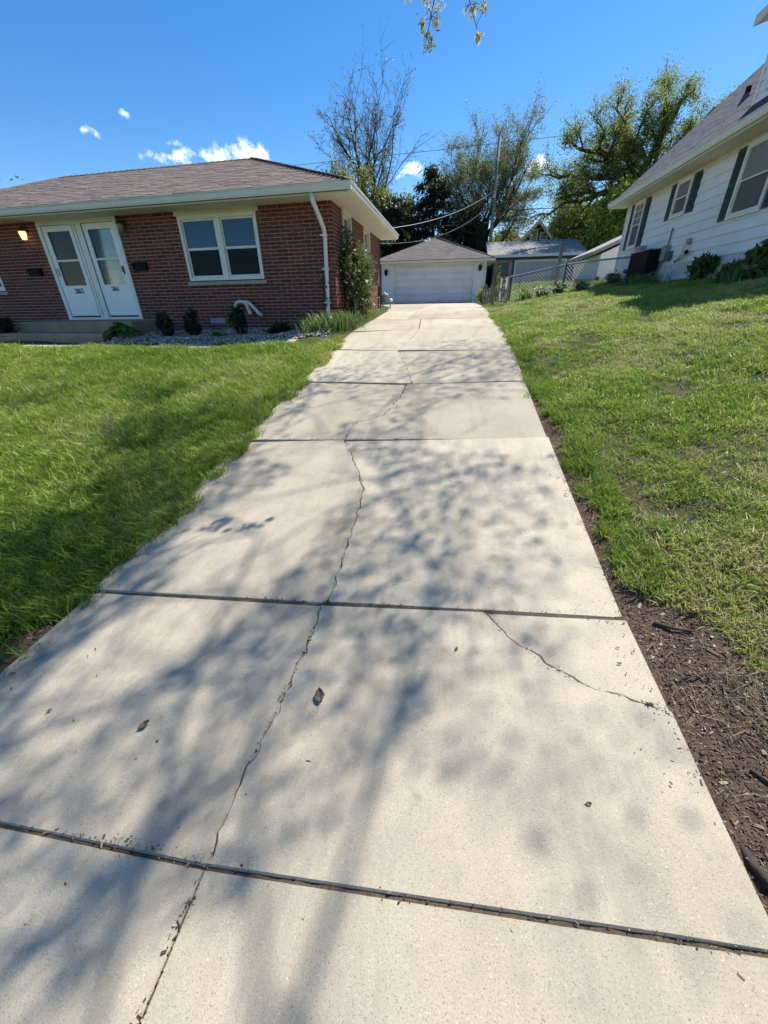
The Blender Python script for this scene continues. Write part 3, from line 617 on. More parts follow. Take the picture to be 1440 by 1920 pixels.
# gas meter by the far corner of the side wall
o = empty('gas_meter', (-2.7, 16.3, 1.37), 'grey gas meter with pipes at the back corner of the brick house', 'gas meter')
q = MB(); q.lathe((-2.62, 16.3, 1.62), [(.0, -.02), (.11, -.02), (.13, .02), (.13, .2), (.11, .26), (.0, .27)], 12); q.build('meter_body', M['plastic_grey'], o, smooth=True)
q = MB(); q.tube([(-2.72, 16.3, 1.3), (-2.72, 16.3, 1.85), (-2.66, 16.3, 1.92), (-2.62, 16.3, 1.88)], .022, 8); q.tube([(-2.56, 16.3, 1.88), (-2.48, 16.3, 1.9), (-2.44, 16.3, 1.8), (-2.44, 16.3, 1.35)], .02, 8); q.build('pipe', M['galv'], o)
q = MB(); q.lathe((-2.44, 16.3, 1.66), [(0, -.04), (.08, -.04), (.09, 0), (.08, .05), (0, .07)], 10); q.build('regulator', M['white'], o, smooth=True)
o = empty('electric_box', (-2.8, 16.5, 2.0), 'dark conduit box on the brick wall above the gas meter', 'electric box')
q = MB(sx_); q.box(5.75, 6.0, .0, .13, 1.8, 2.15); q.build('cabinet', M['galv_dark'], o, bevel=.01); q = MB(sx_); q.tube([(5.85, .06, 2.15), (5.85, .06, 3.58)], .022, 8); q.tube([(5.85, .06, 1.8), (5.85, .06, 1.3)], .022, 8); q.build('conduit', M['galv_dark'], o)
# ------------------------------------------------------------------ white house on the right
WX = 5.75
def wx(a, b, c): return (WX-b, a, c)
wh = empty('white_house', (WX, 12, 2.0), 'white lap sided house with dark green shutters and a steep grey roof', 'house')
Y0, Y1, ZF, ZW = 9.42, 18.0, 2.39, 4.42; XR = 9.4
co = MB(); co.box(WX+.0, 13.0, Y0, Y1, 1.2, ZW); co.build('wall', M['siding'], wh)
ga = MB(); ga.prism([(WX, ZW), (13.0, ZW), (XR, ZW+(XR-WX)*.92)], Y0, Y1); ga.build('gable', M['siding'], wh)
fo = MB(wx); fo.box(Y0, Y1-.02, -.02, .03, 1.2, ZF-.012); fo.build('foundation', M['found'], wh)
fs = MB(wx)
for i in range(5):
    z = 1.42+i*.19; a = Y0 + (.2 if i % 2 else 0)
    while a < Y1-.4:
        w = random.uniform(.3, .5); d = random.uniform(.036, .05); fs.box(a+.008, min(a+w, Y1-.05)-.008, .02, d, z+.006, min(z+.184, ZF-.02)); a += w
tag(fs.build('foundation_stones', M['found'], wh), kind='stuff')
SH = .205; nb = int((ZW-ZF)/SH)+1
for i in range(nb):
    z = ZF+i*SH; bd = MB(wx); bd.prism([(.001, z), (.030, z), (.030, z+.010), (.008, min(z+SH+.012, ZW)), (.001, min(z+SH+.012, ZW))], Y0, Y1-.075, axis=0); bd.build('siding_board', M['siding'], wh)
cb = MB(wx); cb.box(Y1-.07, Y1+.012, -.06, .034, ZF-.01, ZW); cb.build('corner_board', M['white'], wh)
XE, ZE2, PI2 = 5.22, 4.52, .92
se = MB(); se.box(XE+.02, WX-.035, Y0, Y1+.3, ZW-.03, ZW-.012); se.build('soffit', M['soffit'], wh)
fz = MB(wx); fz.box(Y0, Y1, .032, .045, ZW-.14, ZW-.031); fz.build('frieze_board', M['cream'], wh)
fb = MB(); fb.box(XE, XE+.022, Y0, Y1+.3, ZW-.05, ZE2-.02); fb.build('fascia', M['cream'], wh)
gq = MB(); gq.prism([(XE-.002-b_, ZW-.02+z_) for b_, z_ in gp], Y0, Y1+.3, axis=1); gq.build('gutter', M['gutter'], wh)
XP = 13.5; zr_ = ZE2+(XR-XE)*PI2
quadpoly([(XE, Y0, ZE2), (XR, Y0, zr_), (XR, Y1+.3, zr_), (XE, Y1+.3, ZE2)], 'roof', M['shingle_blue'], wh, .09)
rf = [c for c in wh.children if c.name.startswith('roof')][0]
q = MB(); q.pts([(XR, Y0, zr_), (XP, Y0, ZE2), (XP, Y1+.3, ZE2), (XR, Y1+.3, zr_)], [(0, 1, 2, 3)]); q.build('far_slope', M['shingle_blue'], rf)
rk = MB(); rk.prism([(XE, ZE2-.1), (XR, zr_-.1), (XR, zr_-.26), (XE, ZE2-.22)], Y1+.29, Y1+.32); rk.build('rake_board', M['cream'], rf)
sl2 = math.hypot(XR-XE, zr_-ZE2)
roof_shingles(wh, M['shingle_blue'], [((XE-.03, Y0-.05, ZE2-.02), (0, 1, 0), (1, 0, PI2), sl2, lambda s: 0, lambda s: Y1+.38-Y0)], parent=rf, expo=.14, wid=(.25, .4))
q = MB(); q.prism([(XR-.16, zr_-.12), (XR, zr_+.06), (XR+.16, zr_-.12)], Y0, Y1+.3); q.build('ridge_cap', M['shingle_blue'], rf)
q = MB(); q.box(XR-.25, XR+.2, 14.2, 15.2, zr_-.2, zr_+.22); q.build('ridge_vent', M['black'], rf, bevel=.03)
pp = (6.5, 14.0); zp = ZE2+(pp[0]-XE)*PI2
q = MB(); q.tube([(pp[0], pp[1], zp-.05), (pp[0], pp[1], zp+.24)], .055, 10); q.build('vent_pipe', M['black'], rf); q = MB(); q.lathe((pp[0], pp[1], zp), [(.15, -.14), (.07, .10), (.05, .12)], 10); q.build('pipe_flashing', M['galv_dark'], rf)
# dormer
dm = MB(); DY0, DY1, DX = 10.75, 12.05, 5.78; zd0 = ZE2+(DX-XE)*PI2-.05
dm.prism([(DX, zd0), (DX, 6.32), (7.3, 6.32)], DY0, DY1); dmo = dm.build('dormer', M['siding'], wh)
for i in range(8):
    z = zd0+.02+i*.18
    if z > 6.2: break
    bd = MB(); bd.prism([(DX-.001, z), (DX-.028, z), (DX-.028, z+.01), (DX-.006, z+.19), (DX-.001, z+.19)], DY0+.07, DY1-.07); bd.build('siding_board', M['siding'], dmo)
q = MB(); q.box(DX-.035, DX+.05, DY1-.07, DY1+.012, zd0, 6.32); q.build('corner_board', M['white'], dmo)
ym = (DY0+DY1)/2
q = MB(); q.prism([(DX-.32, 6.28), (9.2, 7.25), (9.2, 7.40), (DX-.32, 6.44)], DY0-.1, DY1+.3); q.build('dormer_roof', M['cream'], dmo)
q = MB(); q.prism([(DX, 6.30), (7.4, 6.30), (9.0, 7.2), (DX+.3, 6.42)], DY0, DY1); q.build('dormer_cheek', M['siding'], dmo)
sash_window(dmo, lambda a, b, c: (DX-b, a, c), 10.9, 11.72, 5.15, 6.2, M['white'], M['glass_grey'], M['screen'], .03, .07, .07)
# windows with shutters
for a0, a1, z0, z1, gr, lab in ((16.42, 17.22, 3.05, 4.36, (2, 3), 0), (13.58, 14.40, 3.48, 4.33, None, 0), (10.42, 11.52, 3.05, 4.33, None, 0)):
    sash_window(wh, wx, a0, a1, z0, z1, M['white'], M['glass_grey'], M['screen'], .032, .075, .075, grid=gr, sash=.03)
    for s0, s1 in ((a0-.34, a0-.015), (a1+.015, a1+.34)):
        q = MB(wx); q.box(s0, s1, .022, .050, z0+.02, z1-.02); shu = q.build('shutter', M['shutter'], wh)
        q = MB(wx)
        for (t0, t1) in ((z0+.08, (z0+z1)/2-.03), ((z0+z1)/2+.03, z1-.08)):
            t = t0
            while t < t1: q.prism([(.048, t), (.062, t+.006), (.050, t+.035)], s0+.05, s1-.05, axis=0); t += .042
        q.build('louvres', M['shutter'], shu)
# things along the white house
o = empty('air_conditioner', (5.2, 15.0, 2.05), 'black boxy air conditioner against the white siding beside the fence', 'air conditioner')
q = MB(wx); q.box(14.2, 15.55, .10, .42, 2.05, 2.80); q.build('cabinet', M['black'], o, bevel=.02)
q = MB(wx)
for i in range(14): q.box(14.25, 15.5, .30, .428, 2.14+i*.045, 2.15+i*.045)
q.build('fins', M['black'], o); q = MB(wx); q.box(14.18, 15.57, .09, .44, 2.80, 2.825); q.build('lid', M['plastic_grey'], o)
o = empty('utility_box', (5.6, 15.8, 2.9), 'small grey cabinet on the white siding under the farthest window', 'utility box')
q = MB(wx); q.box(15.55, 15.95, .03, .2, 2.75, 3.02); q.build('cabinet', M['plastic_grey'], o, bevel=.01); q = MB(wx); q.tube([(15.75, .1, 2.75), (15.75, .1, 2.1)], .02, 6); q.build('conduit', M['plastic_grey'], o)
o = empty('electric_meter', (5.6, 13.85, 2.6), 'grey electric meter on the white siding right of the air conditioner', 'electric meter')
q = MB(wx); q.box(13.85, 14.12, .03, .15, 2.5, 2.86); q.build('socket_box', M['plastic_grey'], o, bevel=.01); q = MB(wx); q.box(13.62, 13.82, .03, .14, 2.48, 2.70); q.build('disconnect_box', M['galv_dark'], o, bevel=.01)
q = MB(wx); q.tube([(14.0, .08, 2.5), (14.02, .1, 2.3), (14.0, .3, 2.2), (14.2, .4, 2.15)], .018, 6); q.tube([(13.98, .06, 2.86), (13.98, .06, 3.25)], .018, 6); q.build('conduit', M['galv_dark'], o)
o = empty('vent_pipe', (5.65, 12.9, 2.5), 'white plastic vent pipe with elbows on the white siding', 'pipe')
q = MB(wx); q.tube([(13.25, .05, 2.46), (13.12, .12, 2.47), (12.98, .13, 2.50), (12.90, .13, 2.58), (12.88, .12, 2.76), (12.86, .10, 2.82), (12.84, .04, 2.83)], .035, 8); q.tube([(12.92, .12, 2.54), (12.76, .13, 2.55), (12.66, .14, 2.58)], .035, 8); q.build('pipe', M['hose'], o, smooth=True)
q = MB(wx); q.lathe((12.84, .06, 2.83), [(0, -.07), (.07, -.05), (.07, .05), (0, .07)], 8); q.build('hood', M['plastic_grey'], o)
q = MB(wx); q.tube([(12.66, .14, 2.58), (12.62, .14, 2.60)], .045, 8); q.tube([(13.25, .05, 2.46), (13.35, .04, 2.44)], .03, 8); q.build('coupling', M['black'], o)
# rear wing: low white outbuilding beyond the house
o = empty('white_outbuilding', (6.6, 20.5, 2.2), 'low white outbuilding with sloping roof behind the white house', 'outbuilding')
q = MB(); q.prism([(5.72, 1.6), (9, 1.6), (9, 4.6), (5.72, 3.2)], 20.0, 24.0); q.build('wall', M['siding'], o)
q = MB(); q.prism([(5.35, 3.14), (9.2, 4.78), (9.2, 4.92), (5.35, 3.28)], 19.8, 24.2); q.build('roof', M['shingle_grey'], o)

# ------------------------------------------------------------------ detached white garage at the end of the drive
GY = 28.0
def gxf(a, b, c): return (a, GY-b, c)
GA, GB, GZ = -4.72, 1.68, 3.72
gr_ = empty('garage', (-1.5, GY, 1.5), 'white detached garage with hip roof at the end of the driveway', 'garage')
q = MB(gxf); walls(q, GA, GB, -.15, 0, 1.4, GZ, [(-3.92, .98, 1.3, 3.56)]); q.box(GA, GA+.15, -6.4, -.15, 1.4, GZ); q.box(GB-.15, GB, -6.4, -.15, 1.4, GZ); q.box(GA, GB, -6.55, -6.4, 1.4, GZ); q.build('wall', M['siding'], gr_)
for i in range(11):
    z = 1.52+i*.2
    for a0, a1 in ((GA+.06, -4.08), (1.14, GB-.06)):
        bd = MB(gxf); bd.prism([(.001, z), (.024, z), (.024, z+.01), (.006, min(z+.205, GZ)), (.001, min(z+.205, GZ))], a0, a1, axis=0); bd.build('siding_board', M['siding'], gr_)
q = MB(gxf); q.box(-4.07, -3.9, -.05, .03, 1.5, 3.6); q.box(.96, 1.13, -.05, .03, 1.5, 3.6); q.box(-3.9, .96, -.05, .029, 3.55, 3.68); q.box(GA-.01, GA+.06, 0, .03, 1.5, GZ); q.box(GB-.06, GB+.01, 0, .03, 1.5, GZ); q.build('trim', M['white'], gr_)
q = MB(gxf); q.box(-3.9, .96, -.12, -.08, 1.53, 3.56); gd = q.build('garage_door', M['gdoor'], gr_)
secs = 5; hs_ = (3.55-1.535)/secs
cols = [(-3.86, -3.22), (-3.14, -2.02), (-1.94, -.82), (-.74, .36), (.44, .93)]
for i in range(secs):
    z0 = 1.535+i*hs_; s = MB(gxf); s.box(-3.895, .955, -.079, -.05, z0+.011, z0+hs_-.011); se_ = s.build('door_section', M['gdoor'], gd)
    for a0, a1 in cols:
        s = MB(gxf); c0, c1 = z0+.07, z0+hs_-.07
        s.pts([(a0, -.0495, c0), (a1, -.0495, c0), (a1, -.0495, c1), (a0, -.0495, c1), (a0+.03, -.02, c0+.03), (a1-.03, -.02, c0+.03), (a1-.03, -.02, c1-.03), (a0+.03, -.02, c1-.03)], [(4,5,6,7),(0,1,5,4),(1,2,6,5),(2,3,7,6),(3,0,4,7)]); s.build('panel', M['gdoor'], gd, recalc=False)
q = MB(gxf); q.box(-3.9, .96, -.12, -.05, 1.49, 1.53); q.build('bottom_seal', M['black'], gd)
GE0, GE1, GV0, GV1, GZE = -5.15, 2.12, 27.55, 34.9, 3.80; gk = (GE1-GE0)/2; ap = ((GE0+GE1)/2, (GV0+GV1)/2, 5.30)
q = MB(); q.pts([(GE0, GV0, GZE), (GE1, GV0, GZE), (GE1, GV1, GZE), (GE0, GV1, GZE), ap], [(0,1,4),(1,2,4),(2,3,4),(3,0,4),(0,3,2,1)]); gdk = q.build('roof', M['shingle_garage'], gr_)
sg = math.hypot(ap[1]-GV0, ap[2]-GZE)
roof_shingles(gr_, M['shingle_garage'], [((GE0, GV0, GZE), (1, 0, 0), (0, ap[1]-GV0, ap[2]-GZE), sg, lambda s: s*gk/sg, lambda s: 2*gk-s*gk/sg),
   ((GE1, GV0, GZE), (0, 1, 0), (-gk, 0, ap[2]-GZE), sg, lambda s: s*gk/sg, lambda s: (GV1-GV0)-s*gk/sg)], parent=gdk, single=0)
q = MB(); q.box(GE0, GE1, GV0, GV0+.45, GZ-.02, GZ); q.box(GB, GE1, GV0+.45, GV1, GZ-.02, GZ); q.build('soffit', M['soffit'], gr_)
q = MB(); q.box(GE0, GE1, GV0-.02, GV0, GZ-.06, GZE-.012); q.box(GE1, GE1+.02, GV0-.02, GV1, GZ-.06, GZE-.012); q.build('fascia', M['cream'], gr_)
q = MB(); q.box(GE0-.02, GE1+.03, GV0-.05, GV0-.021, GZE-.012, GZE+.012); q.build('drip_edge', M['bronze'], gr_)
q = MB(); q.tube([(1.58, GV0+.1, 3.7), (1.58, GV0+.12, 3.6), (1.60, GY-.06, 3.35), (1.60, GY-.06, 1.6)], .045, 8); q.build('downspout', M['gutter'], gr_)
wall_lamp(gxf, -4.42, 3.30, 'black wall lantern on the garage left of its door', M['black'], 1.25)
wall_lamp(gxf, 1.30, 3.42, 'black wall lantern on the garage right of its door', M['black'], 1.25)

# ------------------------------------------------------------------ neighbours beyond the fence
ng = empty('grey_garage', (5, 32, 2.3), 'slate grey garage with mossy grey roof and pale door beyond the fence', 'garage')
q = MB(); q.box(2.35, 7.75, 32, 38, 1.6, 4.3); q.build('wall', M['grey_wall'], ng)
q = MB(); q.box(3.86, 6.98, 31.93, 31.99, 2.3, 3.86); dd = q.build('garage_door', M['grey_door'], ng)
q = MB(); q.box(3.76, 3.86, 31.9, 31.99, 2.3, 3.96); q.box(6.98, 7.08, 31.9, 31.99, 2.3, 3.96); q.box(3.86, 6.98, 31.9, 31.988, 3.86, 3.96); q.build('trim', M['white'], dd)
for i in range(4): q = MB(); q.box(3.87, 6.97, 31.915, 31.929, 2.32+i*.385, 2.69+i*.385); q.build('door_section', M['grey_door'], dd)
q = MB(); q.box(2.6, 3.3, 31.93, 31.99, 2.3, 3.9); q.build('side_door', M['galv_dark'], ng)
q = MB(); q.box(7.68, 7.78, 31.95, 31.998, 2.0, 4.3); q.build('corner_board', M['cream'], ng)
quadpoly([(1.9, 31.5, 4.24), (8.2, 31.5, 4.24), (8.2, 35.1, 5.36), (1.9, 35.1, 5.36)], 'roof', M['shingle_grey'], ng, .08); rr_ = [c for c in ng.children if c.name.startswith('roof')][0]
q = MB(); q.pts([(1.9, 35.1, 5.36), (8.2, 35.1, 5.36), (8.2, 38.6, 4.24), (1.9, 38.6, 4.24)], [(0, 1, 2, 3)]); q.build('far_slope', M['shingle_grey'], rr_)
roof_shingles(ng, M['shingle_grey'], [((1.9, 31.48, 4.24), (1, 0, 0), (0, 3.6, 1.12), 3.77, lambda s: 0, lambda s: 6.3)], parent=rr_, single=0, expo=.18, wid=(.3, .5))
q = MB(); q.box(1.85, 8.25, 31.42, 31.5, 4.10, 4.24); q.build('gutter', M['gutter'], ng)
gh = empty('green_gabled_house', (6.9, 46, 2.5), 'dark green gabled house with white window trim behind the grey garage', 'house')
q = MB(); q.prism([(4.4, 2.0), (9.6, 2.0), (9.6, 5.0), (6.95, 7.75), (4.4, 5.0)], 45, 53); q.build('wall', M['green_house'], gh)
for s_ in (-1, 1):
    q = MB(); xo = 6.95+s_*3.15; q.prism([(6.95, 7.72), (6.95, 7.95), (xo, 4.68), (xo, 4.45)], 44.6, 53.4); q.build('roof', M['shingle_garage'], gh)
    q = MB(); q.prism([(6.95, 7.66), (6.95, 7.97), (xo, 4.70), (xo, 4.39)], 44.5, 44.59); q.build('rake_board', M['cream'], gh)
for a0, a1, z0, z1 in ((6.35, 7.05, 5.9, 7.3), (7.2, 7.95, 6.35, 7.05)):
    sash_window(gh, lambda a, b, c: (a, 45-b, c), a0, a1, z0, z1, M['white'], M['glass_grey'], M['glass_grey'], .005, .12, .06, sash=.03)
df = empty('dark_fence', (6.0, 26, 2.3), 'dark stained board fence between the grey garage and white outbuilding', 'fence')
for i in range(14): q = MB(); q.box(6.1+i*.17, 6.262+i*.17, 26, 26.025, 2.0, 3.18+random.uniform(-.01, .01)); q.build('board', M['wood_dark'], df)
q = MB(); q.box(6.1, 8.48, 26.03, 26.08, 2.4, 2.5); q.box(6.1, 8.48, 26.03, 26.08, 2.95, 3.05); q.build('rail', M['wood_dark'], df)
# house behind the brick house roof edge is hidden; utility pole and lines
o = empty('utility_pole', (2.2, 34.0, 1.5), 'weathered wooden utility pole behind the white garage', 'utility pole')
q = MB(); q.tube([(2.25, 36.2, 1.4), (2.28, 36.2, 6), (2.22, 36.2, 11.4)], [.14, .12, .095], 10); q.build('pole', M['wood'], o, smooth=True)
q = MB(); q.box(2.12, 2.34, 36.0, 36.08, 8.1, 8.3); q.tube([(2.24, 36.02, 8.3), (2.24, 36.0, 8.5)], .05, 8); q.build('bracket', M['galv'], o)
o2 = empty('utility_pole', (1.35, 38, 1.5), 'darker slim pole just left of the weathered utility pole', 'utility pole')
q = MB(); q.tube([(1.55, 37.6, 1.4), (1.6, 37.6, 7.0)], [.14, .12], 8); q.build('pole', M['bark_dark'], o2, smooth=True)
def sag(p, q_, s, k=14):
    p, q_ = Vector(p), Vector(q_); return [tuple(p.lerp(q_, i/k) - Vector((0, 0, s*4*(i/k)*(1-i/k)))) for i in range(k+1)]
def wire(p, q_, s, r, m, label):
    mb = MB(); mb.tube(sag(p, q_, s), r, 5); loc = tuple((Vector(p)+Vector(q_))/2); return solo(mb, 'power_line', m, label, 'cable', loc)
wire((-4.2, 16.4, 3.85), (2.2, 36.0, 8.5), .55, .011, M['wire_bright'], 'bright twisted service cable from the pole to the brick house')
wire((-4.1, 16.5, 3.6), (2.2, 36.1, 7.9), .9, .012, M['wire'], 'thin dark phone line sagging below the bright service cable')
wire((-16, 36.3, 7.3), (2.2, 36.2, 6.7), .3, .012, M['wire_bright'], 'pale cable crossing the dark evergreen left of the pole')
wire((2.3, 36.2, 7.4), (24, 34, 7.3), .15, .026, M['wire'], 'thick dark cable running from the pole to the right behind the white house')
wire((-34, 38, 10.9), (40, 40, 13.6), .4, .016, M['wire'], 'thin high wire crossing the blue sky above the trees')
# ------------------------------------------------------------------ trees
def rand_dirs(N, rng):
    v = rng.normal(size=(N, 3)); return v/np.linalg.norm(v, axis=1)[:, None]
def leaf_mesh(name, C_, size, m, parent, rng, elong=1.8, droop=0, jitter=.35, axis=None):
    """one small folded leaf (two triangles' worth of quad) at each centre"""
    C_ = np.asarray(C_, float); N = len(C_); o0 = np.array(origin(parent)) if parent else np.zeros(3)
    a = rand_dirs(N, rng) if axis is None else np.asarray(axis)+rand_dirs(N, rng)*.35
    a[:, 2] -= droop; a /= np.linalg.norm(a, axis=1)[:, None]; b = np.cross(a, rand_dirs(N, rng)); b /= np.linalg.norm(b, axis=1)[:, None]+1e-9
    s = size*(1-jitter+2*jitter*rng.random(N))[:, None]; c = np.cross(a, b)*s*.12
    V = np.stack([C_-a*s*elong/2, C_+b*s/2+c, C_+a*s*elong/2, C_-b*s/2+c], 1).reshape(-1, 3) - o0
    me = np_mesh(name, V, np.arange(N*4).reshape(N, 4)); return link_mesh(name, me, m, parent)
def in_view(p, margin=.03):
    v = Vector(p)-EYE; z = v.dot(fw)
    if z < .05: return False
    x = v.dot(rt2)/z; y = v.dot(up2)/z
    return abs(x) < 1.0+margin and -1.334-margin < y < 1.334+margin
class Tree:
    def __init__(s, seed): s.r = random.Random(seed); s.rng = np.random.default_rng(seed); s.mb = MB(); s.tips = []; s.skip = None
    def branch(s, p, d, L, r, lev, cfg):
        n_ = cfg['seg'][lev]; P = [Vector(p)]; R_ = [r]; d = Vector(d).normalized(); dirs = [d.copy()]
        end = r*cfg.get('taper', .5)
        for i in range(n_):
            d = (d + Vector((s.r.gauss(0, 1), s.r.gauss(0, 1), s.r.gauss(0, 1)))*cfg['wig'][lev] + Vector((0, 0, cfg['up'][lev]))).normalized()
            P.append(P[-1]+d*L/n_); dirs.append(d.copy()); R_.append(r+(end-r)*(i+1)/n_)
        if s.skip and any(s.skip(q) for q in P): return
        s.mb.tube([tuple(q) for q in P], R_, cfg['sides'][lev], cap=False)
        if lev == cfg['levels']-1:
            for i in range(1, n_+1): s.tips.append((P[i], dirs[i]))
            return
        k = cfg['n'][lev]
        for j in range(k):
            t = cfg['start'][lev] + (1-cfg['start'][lev])*(j+s.r.random()*.6)/k; f = t*n_; i = min(int(f), n_-1); q = P[i].lerp(P[i+1], f-i)
            dd = dirs[i]; ax = dd.cross(Vector((s.r.gauss(0, 1), s.r.gauss(0, 1), s.r.gauss(0, 1)))).normalized()
            nd = Matrix.Rotation(math.radians(s.r.uniform(*cfg['ang'][lev])), 3, ax) @ dd
            s.branch(q, nd, L*s.r.uniform(*cfg['len'][lev])*(1.15-.5*t), max(R_[i]*cfg['rad'], cfg['minr']), lev+1, cfg)
        for _ in range(cfg.get('fork', 1)):
            nd = (dirs[-1]+Vector((s.r.gauss(0, 1), s.r.gauss(0, 1), s.r.gauss(0, .5)))*.25).normalized(); s.branch(P[-1], nd, L*s.r.uniform(*cfg['len'][lev]), R_[-1], lev+1, cfg)
    def fit(s, B, ztop, x0, x1, q=.985):
        T = np.array([tuple(p) for p, d in s.tips]); B = np.array(B); kz = (ztop-B[2])/(np.quantile(T[:, 2], q)-B[2]); a, b = np.quantile(T[:, 0], 1-q), np.quantile(T[:, 0], q); kx = (x1-x0)/(b-a); sh = (x0+x1)/2-(B[0]+kx*((a+b)/2-B[0]))
        def f(p): p = np.array(p, float); w = np.clip((p[2]-B[2])/(ztop-B[2])*1.6, 0, 1); return (B[0]+(p[0]-B[0])*kx+sh*w, B[1]+(p[1]-B[1])*kx, B[2]+(p[2]-B[2])*kz)
        s.mb.v = [f(p) for p in s.mb.v]; s.tips = [(Vector(f(p)), d) for p, d in s.tips]; print('fit', kz, kx, sh, len(s.tips))
    def finish(s, name, loc, label, cat='tree', group=None, bark=None, leaf=None, per=10, spread=.35, size=.12, elong=1.8, leafmats=None, droop=.1, keep=None, thing=None, mask=None):
        o = thing or empty(name, loc, label, cat, group); s.mb.build('trunk', bark or M['bark'], o, smooth=True, recalc=False)
        if leaf and s.tips:
            T = np.array([tuple(p) for p, d in s.tips]); C_ = np.repeat(T, per, 0) + s.rng.normal(size=(len(T)*per, 3))*spread*np.array([1, 1, .8])
            if mask is not None: C_ = C_[mask(C_)]
            if keep is not None: C_ = C_[[keep(c) for c in C_]]
            leaf_mesh('crown', C_, size, leaf, o, s.rng, elong, droop)
        return o
CFG = dict(levels=5, seg=[6, 6, 5, 4, 3], wig=[.05, .13, .18, .2, .22], up=[.03, .10, .06, .04, .02], sides=[9, 6, 5, 4, 3], n=[5, 5, 4, 4], start=[.45, .3, .25, .2],
           ang=[(25, 50), (28, 55), (28, 60), (30, 60)], len=[(.55, .8), (.5, .75), (.45, .7), (.4, .65)], rad=.6, minr=.012, fork=1)
def cfg(**k): c = dict(CFG); c.update(k); return c
def limb_tree(seed, B, trunk, rads, targets, lr, sub, sag_, k=8, L0=.34, bend=.75, start=.3, reach=.9):
    """trunk polyline, then a limb to each target point of the crown outline, twigs along every limb"""
    t = Tree(seed); r = t.r; tk = [Vector(p) for p in trunk]; t.mb.tube([tuple(p) for p in tk], rads, 9, cap=False)
    for tg in targets:
        i = max(1, len(tk)-1-int(r.random()*min(3, len(tk)-1))); s0 = tk[i].lerp(tk[i-1], r.random()*.5); e = s0+(Vector(tg)-s0)*reach; c = Vector((s0.x*.45+e.x*.55, s0.y*.45+e.y*.55, s0.z+(e.z-s0.z)*(1-bend))); path = []
        L_ = (e-s0).length; n_ = 9
        for j in range(n_+1):
            f = j/n_; path.append(s0*(1-f)**2 + c*2*f*(1-f) + e*f*f + Vector((r.gauss(0, 1), r.gauss(0, 1), r.gauss(0, 1)))*L_*sag_*(f > 0))
        rr0 = lr*r.uniform(.75, 1.2); t.mb.tube([tuple(p) for p in path], [rr0*(1-.86*j/n_) for j in range(n_+1)], 6, cap=False)
        for j in range(k):
            f = start+(1-start)*(j+r.random()*.7)/k; i = min(int(f*n_), n_-1); p = path[i].lerp(path[i+1], f*n_-i); d = (path[i+1]-path[i]).normalized()
            nd = (d + Vector((r.gauss(0, .6), r.gauss(0, .6), r.gauss(0, .45)))).normalized(); t.branch(p, nd, L_*L0*r.uniform(.6, 1.2)*(1.25-.6*f), max(rr0*(1-.8*f)*.55, .02), 0, sub)
    print('limb tips', len(t.tips)); return t
SUB = cfg(levels=3, seg=[5, 4, 3], wig=[.16, .2, .22], up=[.06, .04, .02], sides=[4, 3, 3], n=[5, 4], start=[.2, .15], ang=[(28, 55), (30, 60)], len=[(.5, .75), (.45, .7)], minr=.014, fork=1, rad=.6)
B = (-7.6, 40, 1.4)
t = limb_tree(3, B, [B, (-7.7, 40, 5), (-8.0, 40, 9.2), (-8.3, 40, 11.0)], [.34, .3, .24, .2], [(-11.3,40.1,15.3),(-11.0,42.3,14.2),(-8.6,38.2,15.9),(-7.7,42.2,16.6),(-6.6,39.1,16.1),(-5.1,39.6,15.7),(-5.4,41.6,14.6),(-5.9,39.5,13.2),(-11.3,40.2,12.1),(-5.8,37.6,11.5),(-9.8,41.3,16.0),(-11.3,40.2,13.4),(-6.6,39.1,14.2),(-9.6,39,14.4)], .12, dict(SUB, up=[.10, .06, .04], n=[5, 3], minr=.011), .012, 6, .30, .5)
t.finish('bare_tree', B, 'tall nearly bare tree rising behind the brick house roof', bark=M['bark_dark'], leaf=M['l_bud'], per=1, spread=.08, size=.055, elong=2.4)
B = (1.5, 38.5, 1.5)
t = limb_tree(12, B, [B, (1.55, 38.5, 4.2), (1.9, 38.5, 6.4), (2.0, 38.5, 7.2)], [.36, .3, .25, .2], [(-1.4,38.6,11.4),(.1,40.8,12.6),(1.0,36.7,11.9),(2.9,40.7,13.4),(4.2,37.6,12.6),(5.2,38.1,11.3),(5.8,40.1,10.3),(-.9,38.0,10.0),(4.9,38.7,8.7),(1.9,36.1,10.5),(3.6,39.8,11.9),(-.4,38.7,8.2),(.6,39,10.6)], .14, SUB, .012, 8, .30, .6)
t.finish('elm_tree', B, 'spreading elm with sparse young leaves behind the utility pole', bark=M['bark_dark'], leaf=M['l_elm'], per=6, spread=.19, size=.05, elong=2.0)
B = (12.6, 37, 1.8)
t = limb_tree(21, B, [B, (12.6, 37, 4.5), (12.5, 37, 6.9), (12.2, 37, 8.2), (11.6, 37, 9.2)], [.7, .6, .52, .42, .34], [(5.2,37.1,9.3),(5.6,39.3,7.3),(6.3,35.2,10.7),(8.5,39.2,13.2),(9.3,36.1,12.8),(11.3,36.6,12.6),(13.1,38.6,14.3),(13.8,36.5,13.0),(15.6,37.2,12.3),(7.6,34.6,8.7),(10.1,38.3,11.7),(7.2,37.2,6.3),(12.5,36.1,11.7),(10.0,38.4,7.4),(16.7,36.0,11.4),(7.9,36.8,10.3),(10.6,35.2,10.5),(14.3,36.5,11.2),(6.6,38,8.4)], .24, dict(SUB, wig=[.22, .26, .25], n=[5, 3]), .02, 8, .21, .35, reach=1.0)
t.finish('oak_tree', B, 'huge oak with heavy dark limbs and fresh leaves above the white house roof', bark=M['bark_dark'], leaf=M['l_oak'], per=5, spread=.26, size=.062, elong=1.7)
t = Tree(33); B = (11.0, 47, 2.0)
